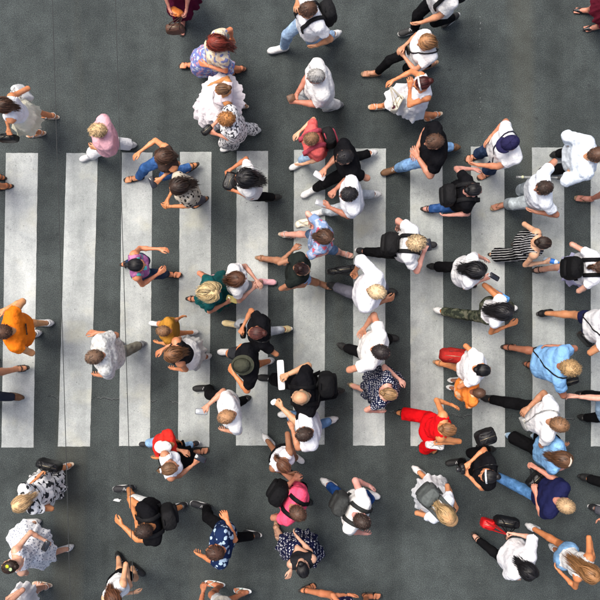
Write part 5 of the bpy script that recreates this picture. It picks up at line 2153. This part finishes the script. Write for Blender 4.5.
J = person('bare-legged person in a navy and white pattern cut by the bottom edge', (354, 630), 4, 1.68, ((307, 587),), A=(350, 591, .98), fem=1, far=1,
           top=T((0.03, 0.03, 0.09), 'leaf', (0.62, 0.62, 0.65), sl=.4), bot=Bt('shorts', (0.03, 0.03, 0.09), 'leaf', (0.62, 0.62, 0.65), end=.55), hair=('bun', BROWN), shoes=SD_K, tone='o')

J = person('man in a white tee and blue jeans with a dark grey backpack, lower middle', (362, 521), 334, 1.79, ((328, 482),), A=(369, 482, 1.0), Ae=(362, 481),
           top=T(WH), bot=JEANS((0.014, 0.055, 0.20)), hair=('short', DBROWN), shoes=SN_W, tone='p')
backpack(J, 'dark grey backpack on the man in white and blue jeans', (0.045, 0.048, 0.046), w_=.30, h_=.42, dp=.16)

J = person('long blonde haired woman in a beige cap and a white dress', (447, 516), 315, 1.67, A=(456, 504, 1.05), Ae=(451, 494), fem=1,
           top=T((0.70, 0.73, 0.76), sl=.4, **FT), bot=Bt('skirt', (0.70, 0.73, 0.76), hem=.42, flare=.10, amp=.022), hair=('long', (0.42, 0.28, 0.13), .36), hat=('cap', (0.52, 0.31, 0.15)), shoes=SN_W, tone='t')
backpack(J, 'grey backpack on the blonde woman in the beige cap', (0.115, 0.130, 0.125), w_=.30, h_=.38, dp=.16)

J = person('black-haired woman in a loose white shirt and black leggings, lower right', (529, 572), 320, 1.66, ((476, 537),), A=(511, 530, 1.0, 1), Ae=(519, 536), fem=1,
           top=T(WH, sl=1.0, ease=.034, hemflare=.02), bot=Bt('leggings', BK, ease=.006), hair=('bob', BLK, .3, 1.4), shoes=SD_K, tone='p')
handbag('black shopping bag carried by the black-haired woman in the loose white shirt', 507, 522, .68, .34, .22, .13, BK, -10, hand=J['hA'], hl=.07)
handbag('bright red folded bag next to the black shopping bag', 488, 524, .62, .20, .18, .13, (0.62, 0.010, 0.012), -15, hand=J['hA'], hl=.06)

J = person('girl with long golden brown hair and denim shorts in the lower right corner', (592, 575), 326, 1.70, ((531, 526), (557, 551)), B=(557, 571, .98), Be=(572, 586), A=(594, 553, 1.05), Ae=(592, 548), fem=1,
           top=T((0.68, 0.68, 0.66), strap=1, neck=.10, nd=.05, **TANK), bot=Bt('shorts', (0.20, 0.38, 0.62), 'denim', end=.34, ease=.016), hair=('long', (0.27, 0.13, 0.05), .55, 1.5), shoes=SN_W, tone='o')

J = person('balding blond man in a navy tee and blue jeans, lower right', (566, 506), 336, 1.77, ((494, 474),), A=(532, 465, 1.02, 1), Ae=(551, 477), B=(533, 489, 1.02, 1), Be=(541, 512),
           top=T((0.012, 0.014, 0.055), sl=.6), bot=JEANS((0.10, 0.25, 0.50)), hair=('short', (0.38, 0.25, 0.13)), shoes=SN_BR, tone='t')
handbag('black bag held in both hands of the man in the navy tee', 535, 479, .92, .26, .18, .12, BK, 45, hand=J['hA'], hl=.07)

person('person with brown hair and a pale headband in a denim shirt and black trousers', (565, 460), 352, 1.68, ((515, 437),), fem=1,
       top=T((0.20, 0.40, 0.66), 'denim', sl=.8, ease=.024), bot=TR(BK, ease=.024, flare=.03), hair=('long', (0.105, 0.050, 0.024), .36), hat=('band', (0.60, 0.50, 0.40)), shoes=SN_LB, tone='p')

person('person in black sports trousers cut by the right edge', (656, 500), 356, 1.76, ((584, 476),), far=1,
       top=T(BK), bot=TR(BK, ease=.014), hair=('short', BLK), shoes=SN_K)
person('person in black sneakers with white soles cut by the right edge', (658, 538), 356, 1.70, ((598, 508),), A=(592, 518, .95), far=1,
       top=T((0.20, 0.21, 0.24)), bot=TR((0.10, 0.10, 0.12)), hair=('short', BROWN), shoes=SN_B, tone='t')

# ---------- overhead wires and litter
for i, (x0, x1, lb) in enumerate(((52.5, 70.5, 'left one of the two thin grey cables strung overhead'), (115.5, 133.5, 'right one of the two thin grey cables strung overhead'))):
    zc = 5.6
    a0, a1 = unp(x0, 0, zc), unp(x1, 600, zc)
    dv = a1 - a0
    tt = np.linspace(-4.5, 5.5, 61)
    P = a0 + tt[:, None] * dv
    P[:, 2] = zc + .0009 * (P[:, 1]) ** 2
    v, f = tube(P, .0028, 6)
    o = mesh_obj('overhead_cable', v, f, plain((0.035, 0.038, 0.038), .6, 0, .2, .1, 0))
    tag(o, lb, 'cable', 'overhead cables')


def scrap(label, px, py, sz, ang, col=(0.72, 0.73, 0.72)):
    c = unp(px, py, .006)
    rng = np.random.default_rng(int(px))
    n = 12
    a = np.linspace(0, 2 * PI, n, endpoint=False) + rad(ang)
    r = sz * rng.uniform(.45, 1.1, n)
    out = np.stack([np.cos(a) * r, np.sin(a) * r * .45, rng.uniform(.002, .012, n)], 1)
    inn = out * [.5, .5, 1] + [0, 0, .006]
    v, f = loft([out, inn], False, True)
    o = mesh_obj('paper_scrap', v + c, f, plain(col, .8), smooth=False, loc=c)
    o.location = c
    tag(o, label, 'litter')


scrap('torn white paper scrap on the asphalt near the front shoe under the wire', 117, 500, .062, 10)
